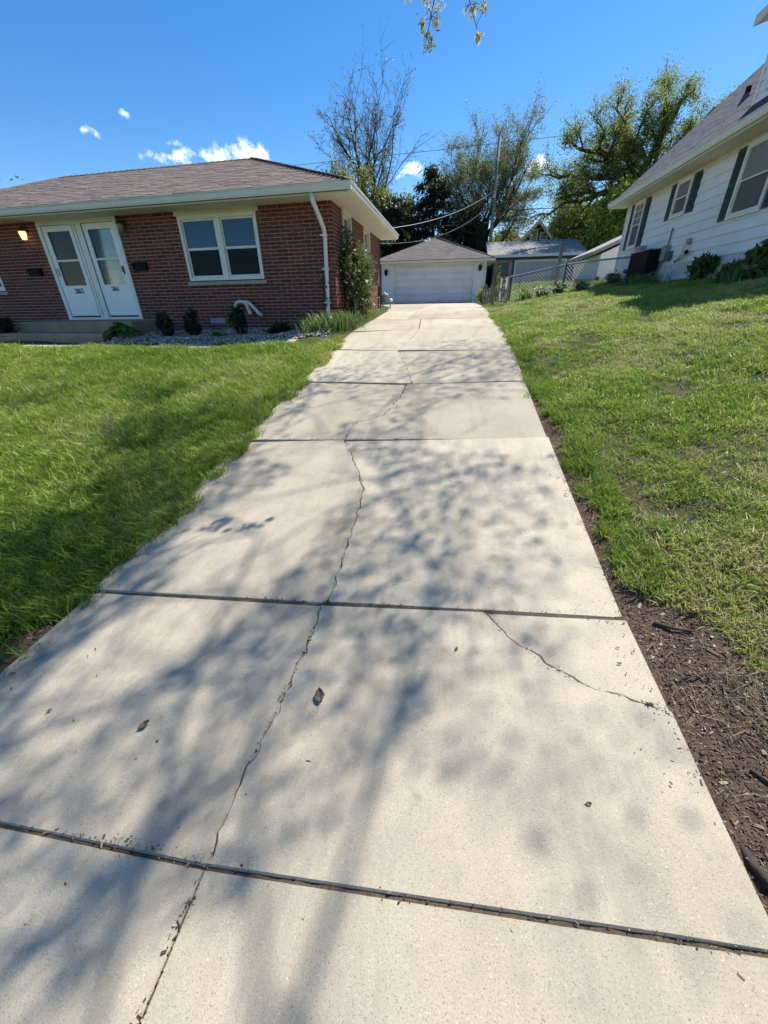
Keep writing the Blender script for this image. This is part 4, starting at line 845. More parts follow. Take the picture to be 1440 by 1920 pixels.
t.branch(B, (0, 0, 1), 4.2, .26, 0, cfg(levels=4, n=[5, 5, 5], start=[.4, .25, .2], ang=[(35, 65), (35, 60), (35, 65)], len=[(.6, .85), (.5, .7), (.45, .7)], fork=2))
t.fit(B, 10.0, 8.2, 14.2); t.finish('oak_tree', B, 'smaller leafy tree with dark trunk just right of the green gable', bark=M['bark_dark'], leaf=M['l_oak'], per=12, spread=.34, size=.12)
def bush_tree(seed, loc, h, rx, label, leaf, name='bushy_tree', n_=9000, size=.15, z0=.15, cat='tree', bark=None, stems=5, group=None, elong=1.8, lobes=20, droop=.1, ry=None):
    rng = np.random.default_rng(seed); o = empty(name, loc, label, cat, group); ry = ry or rx
    q = MB(); r = random.Random(seed)
    cen = []
    for i in range(lobes):
        th = r.uniform(0, 6.28); f = r.uniform(0, 1)**.5; zz = r.uniform(z0+.12, .88); w = math.sqrt(max(.05, 1-((zz-.45)/.6)**2)); cen.append((loc[0]+rx*.7*w*f*math.cos(th), loc[1]+ry*.7*w*f*math.sin(th), loc[2]+h*zz, rx*r.uniform(.3, .48)))
    for i in range(stems):
        c = cen[i % lobes]; mid_ = (loc[0]*.6+c[0]*.4+r.gauss(0, .05)*rx, loc[1]*.6+c[1]*.4, loc[2]+(c[2]-loc[2])*.5); th = .035*h**.5
        q.tube([(loc[0]+r.gauss(0, .05)*rx, loc[1]+r.gauss(0, .05)*rx, loc[2]-.05), mid_, c[:3]], [th, th*.7, th*.3], 5, cap=False)
    q.build('trunk', bark or M['bark'], o, smooth=True, recalc=False)
    k = n_//lobes; pts = []
    for c in cen:
        d = rng.normal(size=(k, 3))*c[3]*.50; d[:, 2] *= .8*min(1.6, h/rx/1.4); pts.append(d+np.array(c[:3]))
    P = np.concatenate(pts); P = P[P[:, 2] > loc[2]+.02]; leaf_mesh('crown', P, size, leaf, o, rng, elong, droop); return o
bush_tree(41, (-9.0, 36.5, 1.4), 10.3, 2.5, 'hazy yellow green willow shrub tree behind the brick house eave', M['l_willow'], n_=8000, size=.12, elong=2.6, droop=.5)
bush_tree(42, (-6.6, 38, 1.4), 9.0, 2.0, 'olive green tree left of the dark evergreen', M['l_willow'], n_=7000, size=.12, elong=2.4)
bush_tree(48, (-4.6, 41, 1.4), 9.8, 1.5, 'thin pale tree between the olive tree and the evergreen', M['l_elm'], n_=3000, size=.11, elong=2.2, lobes=18)
bush_tree(43, (10.4, 34.5, 2.2), 6.0, 2.0, 'sunlit light green shrub tree beside the white outbuilding', M['l_light'], n_=9000, size=.14)
bush_tree(46, (13.0, 33, 2.2), 5.6, 1.9, 'dark leafy shrub tree tucked behind the white house corner', M['l_oak'], n_=6000, size=.14)
bush_tree(44, (4.4, 48, 2.0), 5.6, 2.6, 'rounded green tree left of the green gabled house', M['l_oak'], n_=6000, size=.17)
bush_tree(45, (-33, 33, 1.3), 8.4, 3.2, 'pale budding tree top at the far left behind the brick house', M['l_willow'], n_=5000, size=.13)
bush_tree(49, (17.5, 46, 2.0), 8.0, 4.5, 'distant green tree far behind the white house roof', M['l_oak'], n_=6000, size=.22)
# dark evergreens
def evergreen(seed, loc, h, rad, label, n_=60, leafn=26000):
    r = random.Random(seed); rng = np.random.default_rng(seed); o = empty('evergreen_tree', loc, label, 'tree'); q = MB(); q.tube([loc, (loc[0], loc[1], loc[2]+h*.95)], [.22, .03], 7, cap=False); pts = []; ax = []
    for i in range(n_):
        f = (i+.5)/n_; z = loc[2]+h*(.06+.92*f); L = rad*(1-f)**.5*r.uniform(.6, 1.15)+.2; th = r.uniform(0, 6.28)
        path = [Vector((loc[0], loc[1], z))]
        for j in range(1, 6): path.append(Vector((loc[0]+math.cos(th)*L*j/5, loc[1]+math.sin(th)*L*j/5, z + L*(.30*j/5-.42*(j/5)**2) + r.gauss(0, .04))))
        q.tube([tuple(p) for p in path], [.035*(1-f)+.01]*5+[.006], 3, cap=False); k = int(leafn/n_*(L/rad+.3)); t_ = rng.random(k)**.6
        base = np.array([[np.interp(v, np.linspace(0, 1, 6), [p[d] for p in path]) for d in range(3)] for v in t_]); base += rng.normal(size=(k, 3))*np.array([.26, .26, .16])*(.5+.6*t_[:, None]); pts.append(base)
        ax.append(np.tile([math.cos(th)*.5, math.sin(th)*.5, -.35], (k, 1)))
    q.build('trunk', M['bark_dark'], o, smooth=True, recalc=False); leaf_mesh('crown', np.concatenate(pts), .085, M['l_cedar'], o, rng, 3.0, .1, axis=np.concatenate(ax)); return o
evergreen(51, (-2.1, 36.5, 1.4), 8.8, 3.0, 'tall dark evergreen directly behind the white garage')
evergreen(52, (-4.7, 36.0, 1.4), 7.0, 2.7, 'shorter dark evergreen left of the tall one behind the garage')
evergreen(53, (-7.0, 34.5, 1.4), 5.6, 2.6, 'low dark evergreen beside the brick house eave', leafn=18000)
evergreen(55, (-6.2, 38.0, 1.4), 7.6, 2.4, 'dark evergreen peeping over the brick house eave beside the olive tree', leafn=20000)
evergreen(54, (.4, 37.0, 1.4), 6.3, 2.4, 'dark evergreen behind the garage roof peak next to the pole', leafn=18000)

# street tree standing just outside the picture on the right, its crown shades the drive
t = Tree(61); TB = (3.3, .2, .75)
t.skip = lambda p: in_view(p, .06)
st_o = empty('street_tree', TB, 'large street tree with pale hanging buds whose twigs dip into the top of the picture', 'tree')
trunk = [Vector(TB), Vector((3.3, .25, 2.2)), Vector((3.2, .5, 4.2)), Vector((3.0, .9, 5.6))]
t.mb.tube([tuple(p) for p in trunk], [.36, .27, .23, .2], 10, cap=False)
r_ = random.Random(5)
for tx, ty, tz in ((-2.6, 4.6, 8.6), (-1.2, 7.0, 9.0), (.6, 8.6, 9.4), (2.4, 9.6, 9.8), (3.6, 8.2, 10.4), (.2, 6.4, 9.8), (2.0, 5.6, 10.6), (-.4, 10.0, 9.9), (-4.6, 7.6, 9.6), (3.6, 11.4, 10.6), (-2.4, 8.6, 10.2), (4.2, 3.2, 9.0)):
    a_ = Vector((3.05, .8, 5.3)); b_ = Vector((tx, ty, tz)); L_ = (b_-a_).length; path = []
    for i in range(9):
        f = i/8; p = a_.lerp(b_, f) + Vector((r_.gauss(0, .28), r_.gauss(0, .28), math.sin(f*math.pi)*.5)); path.append(p)
    t.mb.tube([tuple(p) for p in path], [.022*(1-f/8*.6) for f in range(9)], 6, cap=False)
    for j in range(9):
        f = .42+.58*j/8; i = min(int(f*8), 7); p = path[i].lerp(path[i+1], f*8-i); d = (path[i+1]-path[i]).normalized()
        nd = (d + Vector((r_.gauss(0, .7), r_.gauss(0, .7), r_.gauss(0, .4)))).normalized()
        t.branch(p, nd, r_.uniform(1.3, 2.3), .012, 0, cfg(levels=3, seg=[5, 4, 3], wig=[.15, .2, .2], up=[.0, -.02, -.04], sides=[4, 3, 3], n=[5, 3], start=[.2, .2], ang=[(30, 60), (30, 60)], len=[(.5, .75), (.5, .7)], minr=.003, fork=1))
print('street tips', len(t.tips))
t.finish('street_tree', TB, '', bark=M['bark'], leaf=M['l_street'], per=7, spread=.36, size=.036, elong=1.9, mask=lambda C: fbm(C[:, 0]-.44*C[:, 2], C[:, 1]-.52*C[:, 2], .75, 91) > .47, keep=lambda c: not in_view(c, .05), thing=st_o)
# the two hanging twigs that do show
tw = MB(); rr = random.Random(8); clus = []
main = [([(-.27, 4.05, 4.3), (-.25, 4.02, 3.8), (-.27, 4.0, 3.46), (-.30, 4.0, 3.33), (-.325, 4.0, 3.24)], [(-.36, .06), (-.22, .0), (-.20, .0)]), ([(.02, 4.1, 4.3), (-.06, 4.02, 3.75), (-.07, 4.0, 3.45), (-.03, 4.0, 3.37), (.015, 4.0, 3.27), (.03, 4.0, 3.235)], [])]
for path, _ in main: tw.tube(path, [.006, .005, .004, .003, .0025][:len(path)]+[.002]*(len(path)-5), 4, cap=False)
for c in ((-.335, 4.0, 3.195), (-.30, 4.0, 3.20), (-.285, 3.98, 3.22), (-.345, 4.01, 3.285), (-.36, 4.0, 3.31), (-.32, 4.02, 3.26), (-.255, 4.0, 3.29), (-.265, 4.01, 3.335), (-.31, 3.99, 3.37), (-.335, 4.0, 3.425), (-.345, 4.02, 3.45), (-.225, 4.0, 3.425), (-.22, 4.0, 3.45), (-.25, 4.0, 3.365),
          (.03, 4.0, 3.205), (.045, 4.0, 3.225), (-.02, 4.0, 3.33), (-.055, 4.0, 3.36), (.0, 4.0, 3.355), (.055, 4.0, 3.36), (.07, 4.0, 3.345), (-.12, 4.0, 3.44), (-.14, 4.0, 3.45), (-.03, 4.0, 3.44), (.03, 4.02, 3.45), (-.46, 4.0, 3.45)):
    j = (c[0]+rr.uniform(-.01, .01), c[1], c[2]+.03); clus.append(c)
    near = min((Vector(p) for path, _ in main for p in path), key=lambda p: (p-Vector(c)).length); tw.tube([tuple(near), tuple((near+Vector(c))/2+Vector((0, 0, .008))), c], [.002, .0018, .0015], 3, cap=False)
tw.build('hanging_twigs', M['bark_tan'], st_o, recalc=False)
rng = np.random.default_rng(9); CC = np.repeat(np.array(clus), 13, 0)+rng.normal(size=(13*len(clus), 3))*np.array([.012, .014, .016]); tag(leaf_mesh('bud_clusters', CC, .012, M['l_pale'], st_o, rng, 2.6, .8), kind='stuff')
CC = np.repeat(np.array(clus), 5, 0)+rng.normal(size=(5*len(clus), 3))*np.array([.014, .014, .018]); tag(leaf_mesh('seed_wings', CC, .013, M['petal'], st_o, rng, 2.4, .8), kind='stuff')

# ------------------------------------------------------------------ garden plants
def leafball(name, loc, h, rx, label, leaf, n_, size, seed, elong=1.8, cat='shrub', group=None, ry=None, lobes=9, stems=4): return bush_tree(seed, loc, h, rx, label, leaf, name, n_, size, 0.05, cat, M['bark_tan'], stems, group, elong, lobes, .1, ry)
rb = leafball('rose_bush', (-2.62, 11.25, zg(-2.7, 11.2)), 1.8, .58, 'tall leafy rose bush growing up the brick corner beside the downspout', M['l_rose'], 6000, .046, 71, 1.6, ry=.75, lobes=22, stems=9)
rng = np.random.default_rng(72); k = 420; C_ = np.c_[rng.normal(-2.5, .17, k), rng.normal(11.2, .38, k), rng.uniform(1.3, 2.7, k)]; leaf_mesh('new_red_leaves', C_, .04, M['l_rosered'], rb, rng, 1.7)
q = MB(); q.tube([(-2.55, 10.95, 1.15), (-2.55, 10.95, 2.1)], .012, 6); q.build('stake', M['galv'], rb)
q = MB(); r_ = random.Random(4)
for i in range(9):
    x, y = -2.7+r_.uniform(-.1, .2), 11.2+r_.uniform(-.5, .5); q.tube([(x, y, 1.1), (x+r_.gauss(0, .06), y+r_.gauss(0, .08), 1.7), (x+r_.gauss(0, .12), y+r_.gauss(0, .15), 2.4), (x+r_.gauss(0, .15), y+r_.gauss(0, .2), r_.uniform(2.6, 3.1))], [.012, .01, .007, .004], 4, cap=False)
q.build('canes', M['bark_tan'], rb, recalc=False)
rng = np.random.default_rng(78); k = 260; T = rng.random(k); C_ = np.c_[-2.72+rng.normal(0, .07, k), 10.9+T*.5+rng.normal(0, .1, k), 2.5+rng.random(k)*.7]; tag(leaf_mesh('top_shoots', C_, .045, M['l_rose'], rb, rng, 1.7), kind='stuff')
vn = empty('climbing_vine', fx(-.3, .12, 1.7), 'wisp of climbing vine leaves on the white downspout', 'vine'); rng = np.random.default_rng(77); k = 130
C_ = np.array([fx(-.26+rng.normal(0, .055), .10+rng.normal(0, .05), 1.85+rng.uniform(-.32, .34)) for _ in range(k)]); leaf_mesh('leaves', C_, .04, M['l_rose'], vn, rng, 1.7)
for i, (x, y, h, rx, lab, lf, n_, sz) in enumerate((
    (-6.95, 9.35, .48, .27, 'dark dwarf evergreen nearest the front steps in the gravel bed', 'l_dark', 1100, .035),
    (-6.2, 9.4, .58, .24, 'pointed dark evergreen second from the steps in the gravel bed', 'l_dark', 1100, .035),
    (-5.0, 9.35, .58, .27, 'dark evergreen in front of the white drain hoses', 'l_dark', 1200, .035),
    (-4.1, 9.55, .32, .34, 'low dark spreading shrub near the brick house corner', 'l_dark', 1000, .035),
    (-5.45, 9.2, .2, .2, 'small round green cushion plant between the dark evergreens', 'l_hosta', 700, .022),
    (-11.55, 9.2, .5, .4, 'dark shrub left of the front steps at the picture edge', 'l_dark', 1200, .04))):
    z = zg(x, y); leafball('shrub', (x, y, z), h*1.05, rx*.8, lab, M[lf], n_//2 if lf == 'l_dark' else n_, sz*1.5 if lf == 'l_dark' else sz, 80+i, 3.2 if lf == 'l_dark' else 1.6)
def blade_plant(name, loc, n_, L, w, label, m, seed, spread=.25, cat='plant', arch=.5, group=None, ry=None):
    rng = np.random.default_rng(seed); o = empty(name, loc, label, cat, group); V = []; F = []
    for i in range(n_):
        th = rng.uniform(0, 6.283); b = np.array([rng.normal(0, spread*.45), rng.normal(0, (ry or spread)*.45), 0]); l_ = L*rng.uniform(.6, 1.1); out = np.array([math.cos(th), math.sin(th), 0])*l_*arch*rng.uniform(.3, 1.1); sd = np.array([-math.sin(th), math.cos(th), 0]); k0 = len(V)
        for j in range(5):
            f = j/4; p = b+out*f**1.7+np.array([0, 0, l_*(f-.28*arch*f**2.4)]); ww = w*(.55+.9*f*(1-f)*2)*(1-f**4)+.0005; V += [p-sd*ww/2, p+sd*ww/2]
        for j in range(4): F.append((k0+2*j, k0+2*j+1, k0+2*j+3, k0+2*j+2))
    link_mesh('leaves', np_mesh('leaves', V, F), m, o); return o
for i, (x, y, L, lab) in enumerate(((-3.0, 8.95, .36, 'clump of sword leaved irises at the gravel bed corner beside the walk'), (-2.72, 9.15, .42, 'sword leaved iris clump below the downspout foot'), (-2.5, 9.6, .40, 'iris clump closest to the driveway edge below the rose bush'))):
    blade_plant('iris_clump', (x, y, zg(x, y)-.01), 190, L*1.15, .024, lab, M['l_iris'], 90+i, .46, arch=.6)
blade_plant('lily_plant', (-3.5, 9.45, zg(-3.5, 9.45)), 36, .22, .014, 'small yellow green lily in the sunlit gravel', M['l_yellow'], 95, .1, arch=.6)
for i, y in enumerate((10.3, 11.0, 11.9, 12.9, 13.9)): blade_plant('edge_grass', (-2.5+.03*i, y, zg(-2.5, y)), 90, .2, .008, ['tuft of yellow green grass by the drive nearest the house corner', 'grass tuft at the foot of the rose bush', 'grass tuft under the nearer side window', 'grass tuft between the two side windows', 'grass tuft closest to the gas meter'][i], M['l_yellow'] if i % 2 else M['l_iris'], 190+i, .25, 'grass tuft', .7, ry=.5)
def broadleaf(name, loc, n_, R_, lw, label, m, seed, cat='plant'):
    rng = np.random.default_rng(seed); o = empty(name, loc, label, cat); V = []; F = []
    for i in range(n_):
        th = i*2.4+rng.normal(0, .2); rr_ = R_*math.sqrt((i+.5)/n_); zc = .12+.28*(1-rr_/R_)*rng.uniform(.6, 1.1); d = np.array([math.cos(th), math.sin(th), -.35]); s = np.array([-math.sin(th), math.cos(th), 0]); c = np.array([math.cos(th)*rr_, math.sin(th)*rr_, zc]); k0 = len(V)
        for f, w in ((-.5, .1), (-.2, .8), (.15, 1), (.5, .05)):
            p = c+d*lw*1.7*f+np.array([0, 0, -.35*lw*f*f]); V += [p-s*lw*w/2+np.array([0, 0, .2*lw*w]), p, p+s*lw*w/2+np.array([0, 0, .2*lw*w])]
        for j in range(3):
            for e_ in (0, 1): F.append((k0+3*j+e_, k0+3*j+e_+1, k0+3*j+e_+4, k0+3*j+e_+3))
    link_mesh('leaves', np_mesh('leaves', V, F), m, o)
    q = MB()
    for i in range(6): th = i*1.05; q.tube([(loc[0], loc[1], loc[2]-.02), (loc[0]+.1*math.cos(th), loc[1]+.1*math.sin(th), loc[2]+.15), (loc[0]+R_*.6*math.cos(th), loc[1]+R_*.6*math.sin(th), loc[2]+.25)], .006, 4)
    q.build('stems', m, o, recalc=False); return o
broadleaf('hydrangea', (-7.85, 9.0, zg(-7.8, 9.0)), 46, .36, .15, 'bright green broad leaved plant at the right end of the steps', M['l_hosta'], 101)
# right side: plants along the white house and fence
for i, (x, y, h, rx, lab) in enumerate(((5.5, 11.35, .42, .26, 'dark peony bush by the white foundation below the small window'), (5.5, 10.2, .30, .26, 'low dark bush by the white foundation nearer the camera'), (5.5, 9.4, .50, .28, 'tall dark bush by the white foundation at the right picture edge'))):
    leafball('peony_bush', (x, y, zg(x, y)), h, rx, lab, M['l_rose'], 500, .085, 110+i, 2.6)
for i, (x, y) in enumerate(((5.2, 13.9), (5.1, 13.2), (5.3, 9.6), (5.35, 14.9))):
    blade_plant('daylily', (x, y, zg(x, y)), 90, .38, .018, ['daylily clump in front of the air conditioner', 'daylily clump right of the air conditioner at the lawn edge', 'daylily clump between the dark bushes by the foundation', 'daylily clump between the fence end and the air conditioner'][i], M['l_iris'], 120+i, .42, arch=.7)
for i, (x, y, n_, lab) in enumerate(((2.95, 16.2, 26, 'white flowering plant low in the lawn left of the bare wooden post'), (4.25, 16.2, 22, 'white flowers right of the wooden post beside an orange flag'), (5.05, 15.9, 16, 'white flowers near the fence end by the white house'), (3.5, 16.3, 12, 'pale flowers at the foot of the bare wooden post'))):
    o = leafball('flowering_plant', (x, y, zg(x, y)), .30, .24, lab, M['l_iris'], 420, .05, 130+i, 2.2, 'flowers'); rng = np.random.default_rng(140+i)
    C_ = np.array([x, y, zg(x, y)+.24])+rng.normal(size=(n_*5, 3))*np.array([.14, .12, .06]); leaf_mesh('blossoms', C_, .055, M['petal'], o, rng, 1.2)
blade_plant('iris_clump', (2.45, 16.4, zg(2.45, 16.4)), 60, .42, .03, 'dark sword leaved clump between the gate and the white flowers', M['l_iris'], 150, .22, arch=.6)
leafball('shrub', (1.35, 24.5, zg(1.4, 24.5)), .62, .36, 'bright green small shrub at the right corner of the white garage', M['l_light'], 900, .05, 151)
leafball('shrub', (1.95, 23.5, zg(1.95, 23.5)), .5, .4, 'brownish green weedy shrub right of the bright shrub by the garage', M['l_willow'], 700, .05, 152)
for i, (x, y, mm, lab) in enumerate(((4.0, 16.45, 'orange_flag', 'orange marker flag right of the bare wooden post'), (4.62, 16.3, 'red_flag', 'red marker flag at the middle of the fence'), (2.42, 17.6, 'red_flag', 'red marker flag closest to the gate behind the fence'), (2.95, 18.2, 'red_flag', 'red marker flag behind the fence left of the wooden post'), (3.75, 18.0, 'red_flag', 'red marker flag just right of the wooden post behind the fence'), (5.4, 16.1, 'blue_flag', 'dark marker flag near the fence end post'), (5.55, 15.95, 'red_flag', 'red marker flag beside the fence end post'))):
    z = zg(x, y); o = empty('marker_flag', (x, y, z), lab, 'flag', 'marker flags along the fence'); q = MB(); q.tube([(x, y, z-.02), (x+.01, y, z+.36)], .004, 4); q.build('wire_stake', M['galv'], o)
    q = MB(); q.pts([(x+.01, y, z+.36), (x+.09, y-.03, z+.37), (x+.15, y+.02, z+.33), (x+.14, y+.02, z+.24), (x+.08, y-.03, z+.25), (x+.01, y, z+.25)], [(0, 1, 4, 5), (1, 2, 3, 4)]); q.build('flag', M[mm], o, recalc=False)

# ------------------------------------------------------------------ chain link fence, gate
def mesh_panel(mb, p, q_, h0, h1, base0, base1, sp=.10, r=.006):
    """crossed diagonal wires between p and q_ (plan points), wires run between bottom and top rails"""
    L_ = (Vector(q_)-Vector(p)).length; k = int((L_+h1)/sp)
    def pt(a, hh):
        f = a/L_; x = p[0]+(q_[0]-p[0])*f; y = p[1]+(q_[1]-p[1])*f; b_ = base0+(base1-base0)*f; H = h0+(h1-h0)*f; return (x, y, b_+hh*H)
    H = (h0+h1)/2
    for i in range(k+1):
        for sgn in (1, -1):
            a0 = i*sp - H if sgn == 1 else i*sp; a1 = a0 + sgn*H; t0, t1 = 0., 1.
            lo, hi = (a0, a1)
            if sgn == 1:
                if a0 < 0: t0 = -a0/H
                if a1 > L_: t1 = (L_-a0)/H
            else:
                if a0 > L_: t0 = (a0-L_)/H
                if a1 < 0: t1 = a0/H
            if t1-t0 < .02: continue
            mb.tube([pt(a0+sgn*H*t0, t0), pt(a0+sgn*H*t1, t1)], r, 3, cap=False)
fe = empty('chain_link_fence', (3.5, 16.6, 1.8), 'galvanised chain link fence climbing from the gate to the white house', 'fence')
FP = [(1.95, 17.0, 1.55, .78), (3.6, 16.75, 1.86, .88), (5.5, 15.75, 2.12, .62+.05)]
for i, (x, y, z, h) in enumerate(((1.95, 17.0, 1.5, .82), (3.72, 16.72, 1.8, .92), (5.5, 15.75, 2.05, .80))):
    q = MB(); q.tube([(x, y, z-.1), (x, y, z+h)], .032, 8); q.build('post', M['galv_dark'], fe)
q = MB(); q.tube([(1.55, 17.1, 2.1), (1.62, 17.08, 2.24), (1.95, 17.0, 2.34), (3.72, 16.72, 2.66), (4.6, 16.2, 2.72), (5.5, 15.75, 2.76)], .028, 7); q.build('top_rail', M['galv'], fe)
q = MB(); mesh_panel(q, (1.95, 17.0), (3.72, 16.72), .78, .82, 1.56, 1.84); mesh_panel(q, (3.72, 16.72), (5.5, 15.75), .82, .66, 1.84, 2.10); tag(q.build('chain_link_mesh', M['galv'], fe), kind='stuff')
fe2 = empty('chain_link_fence', (4.5, 24.0, 2.1), 'lower chain link fence further back in front of the grey garage', 'fence')
for x in (2.65, 3.2, 4.5, 6.4): q = MB(); q.tube([(x, 24.0, 1.8), (x, 24.0, 2.72)], .03, 6); q.build('post', M['galv_dark'], fe2)
q = MB(); q.tube([(2.65, 24, 2.70), (6.4, 24, 2.70)], .022, 6); q.build('top_rail', M['galv'], fe2); q = MB(); mesh_panel(q, (2.65, 24), (6.4, 24), .75, .75, 1.95, 1.95, .1, .003); tag(q.build('chain_link_mesh', M['galv_dark'], fe2), kind='stuff')
wp = MB(); wp.box(3.47, 3.57, 16.9, 17.0, 1.7, 3.3); solo(wp, 'wooden_post', M['wood'], 'bare weathered wooden post standing at the chain link fence', 'post', (3.52, 16.95, 1.8))
ar = empty('gate_arch', (1.65, 17.0, 1.5), 'weathered wooden gate arch with two tall posts by the drive', 'gate')
for x, y in ((1.36, 17.05), (1.86, 17.05)): q = MB(); q.box(x-.045, x+.045, y-.045, y+.045, 1.4, 2.82); q.build('post', M['wood'], ar)
q = MB(); q.box(1.30, 1.92, 17.02, 17.08, 2.80, 2.86); q.build('crossbar', M['wood'], ar)
rng = np.random.default_rng(160); C_ = np.c_[rng.normal(1.42, .06, 160), rng.normal(17, .05, 160), rng.uniform(2.0, 2.75, 160)]; leaf_mesh('vine_leaves', C_, .05, M['l_elm'], ar, rng)
gt = empty('chain_link_gate', (1.7, 16.85, 1.5), 'small chain link gate leaf standing open by the wooden arch', 'gate')
q = MB(); q.tube([(1.56, 16.9, 1.56), (1.56, 16.9, 2.34), (1.83, 16.75, 2.36), (1.83, 16.75, 1.56), (1.56, 16.9, 1.56)], .02, 7); q.build('gate_frame', M['galv'], gt); q = MB(); mesh_panel(q, (1.56, 16.9), (1.83, 16.75), .76, .76, 1.57, 1.57, .04, .006); tag(q.build('chain_link_mesh', M['galv'], gt), kind='stuff')
pk = empty('picket_fence', (1.3, 22, 1.5), 'short weathered picket fence between the gate and the white garage', 'fence')
for i in range(9):
    f = i/8; x, y = 1.22+.95*f, 21.0+.2*f; q = MB(); hh = .55+.08*math.sin(i*2.3); q.box(x-.04, x+.04, y-.012, y+.012, 1.45, 1.65+hh); q.build('picket', M['wood'], pk)
q = MB(); q.tube([(1.15, 21.05, 2.0), (2.2, 21.25, 2.0)], .025, 5); q.build('rail', M['wood'], pk)
# ------------------------------------------------------------------ scattered stuff: geometry node instances on point clouds
def proto_col(name, meshes):
    c = bpy.data.collections.new(name)
    for me in meshes: c.objects.link(bpy.data.objects.new(me.name, me))
    return c
def scatter(name, P, rot, scl, tint, col, label, cat):
    me = bpy.data.meshes.new(name); me.vertices.add(len(P)); me.vertices.foreach_set('co', np.asarray(P, np.float32).ravel())
    me.attributes.new('rot', 'FLOAT_VECTOR', 'POINT').data.foreach_set('vector', np.asarray(rot, np.float32).ravel())
    me.attributes.new('scl', 'FLOAT_VECTOR', 'POINT').data.foreach_set('vector', np.asarray(scl, np.float32).ravel())
    me.attributes.new('tint', 'FLOAT', 'POINT').data.foreach_set('value', np.asarray(tint, np.float32).ravel()); me.update()
    o = bpy.data.objects.new(name, me); COL.objects.link(o); tag(o, label, cat, kind='stuff')
    ng_ = bpy.data.node_groups.new(name, 'GeometryNodeTree'); ng_.interface.new_socket('Geometry', in_out='INPUT', socket_type='NodeSocketGeometry'); ng_.interface.new_socket('Geometry', in_out='OUTPUT', socket_type='NodeSocketGeometry')
    N = ng_.nodes; L = ng_.links; gi = N.new('NodeGroupInput'); go = N.new('NodeGroupOutput'); iop = N.new('GeometryNodeInstanceOnPoints'); ci = N.new('GeometryNodeCollectionInfo'); ci.inputs['Collection'].default_value = col; ci.inputs['Separate Children'].default_value = True; ci.inputs['Reset Children'].default_value = True
    iop.inputs['Pick Instance'].default_value = True
    for nm, so_ in (('rot', 'Rotation'), ('scl', 'Scale')):
        na = N.new('GeometryNodeInputNamedAttribute'); na.data_type = 'FLOAT_VECTOR'; na.inputs['Name'].default_value = nm; L.new(na.outputs['Attribute'], iop.inputs[so_])
    L.new(gi.outputs[0], iop.inputs['Points']); L.new(ci.outputs[0], iop.inputs['Instance']); L.new(iop.outputs[0], go.inputs[0])
    md = o.modifiers.new('scatter', 'NODES'); md.node_group = ng_; return o
def tuft(seed, n_, L, w, spread, arch):
    rng = np.random.default_rng(seed); V = []; F = []
    for i in range(n_):
        th = rng.uniform(0, 6.283); b_ = np.r_[rng.normal(0, spread, 2), -.006]; l_ = L*rng.uniform(.45, 1.1); out = np.array([math.cos(th), math.sin(th), 0])*l_*arch*rng.uniform(.2, 1.3); t2 = th+rng.uniform(-1.5, 1.5); sd_ = np.array([-math.sin(t2), math.cos(t2), 0]); k0 = len(V); ww = w*rng.uniform(.7, 1.2)
        for f, g in ((0, .8), (.45, 1), (.8, .65)): p = b_+out*f**1.7+np.array([0, 0, l_*(f-.25*arch*f*f)]); V += [p-sd_*ww*g/2, p+sd_*ww*g/2]
        V.append(b_+out+np.array([0, 0, l_*(1-.25*arch)])); F += [(k0, k0+1, k0+3, k0+2), (k0+2, k0+3, k0+5, k0+4), (k0+4, k0+5, k0+6, k0+6)]
    me = bpy.data.meshes.new('tuft'); me.from_pydata([tuple(v) for v in V], [], [f if f[2] != f[3] else f[:3] for f in F]); return me
M['grass'] = leafmat('grass_blade', [(.085,.17,.02),(.15,.26,.03),(.25,.36,.045),(.36,.42,.08),(.48,.43,.22)], .35, .45, 'tint')
M['straw'] = leafmat('straw', [(.20,.15,.085),(.28,.22,.13)], .2, .7, 'tint')
long_t = [tuft(300+i, 15, .095, .0056, .024, .8) for i in range(5)]; short_t = [tuft(310+i, 14, .06, .0054, .028, .95) for i in range(5)]; straw_t = [tuft(320+i, 7, .05, .003, .03, 2.2) for i in range(3)]
for me in long_t+short_t: me.materials.append(M['grass'])
for me in straw_t: me.materials.append(M['straw'])
cl_, cs_, cst = proto_col('grass_long', long_t), proto_col('grass_short', short_t), proto_col('straw', straw_t)
def lawn(name, x0, x1, y0, y1, dens, keepf, col, sc, tintf, label, seed, cat='grass'):
    rng = np.random.default_rng(seed); N = int((x1-x0)*(y1-y0)*dens); X = rng.uniform(x0, x1, N); Y = rng.uniform(y0, y1, N); k = rng.random(N) < keepf(X, Y); X, Y = X[k], Y[k]; N = len(X); Z = np.where((X > xl_edge(Y)) & (X < xr_edge(Y)), zdrive(X, Y)-.004, zground(X, Y))
    s = sc(X, Y)*rng.uniform(.7, 1.25, N); rot = np.c_[rng.normal(0, .16, N), rng.normal(0, .16, N), rng.uniform(0, 6.283, N)]
    print(name, N); return scatter(name, np.c_[X, Y, Z], rot, np.c_[s, s, s*rng.uniform(.8, 1.2, N)], np.clip(tintf(X, Y)+rng.normal(0, .19, N), 0, 1), col, label, cat)
def fall(X, Y, near=3.0): return np.clip((near/np.maximum(np.hypot(X, Y), near))**1.15, .09, 1)
house_front = 7.66
def k_left(X, Y):
    xl_ = xl_edge(Y); k = np.where(X < xl_+.03+.05*(fbm(X, Y, 6, 5)-.5), 1.0, 0)*(1-soil_amount(X, Y)*.95); k *= (Y < house_front+.04*np.sin(X*5)); vis = (X > -1.35*Y-2.6); return k*vis*fall(X, Y)*np.clip(fbm(X, Y, 2.2, 17)*2.0-.05, .25, 1)
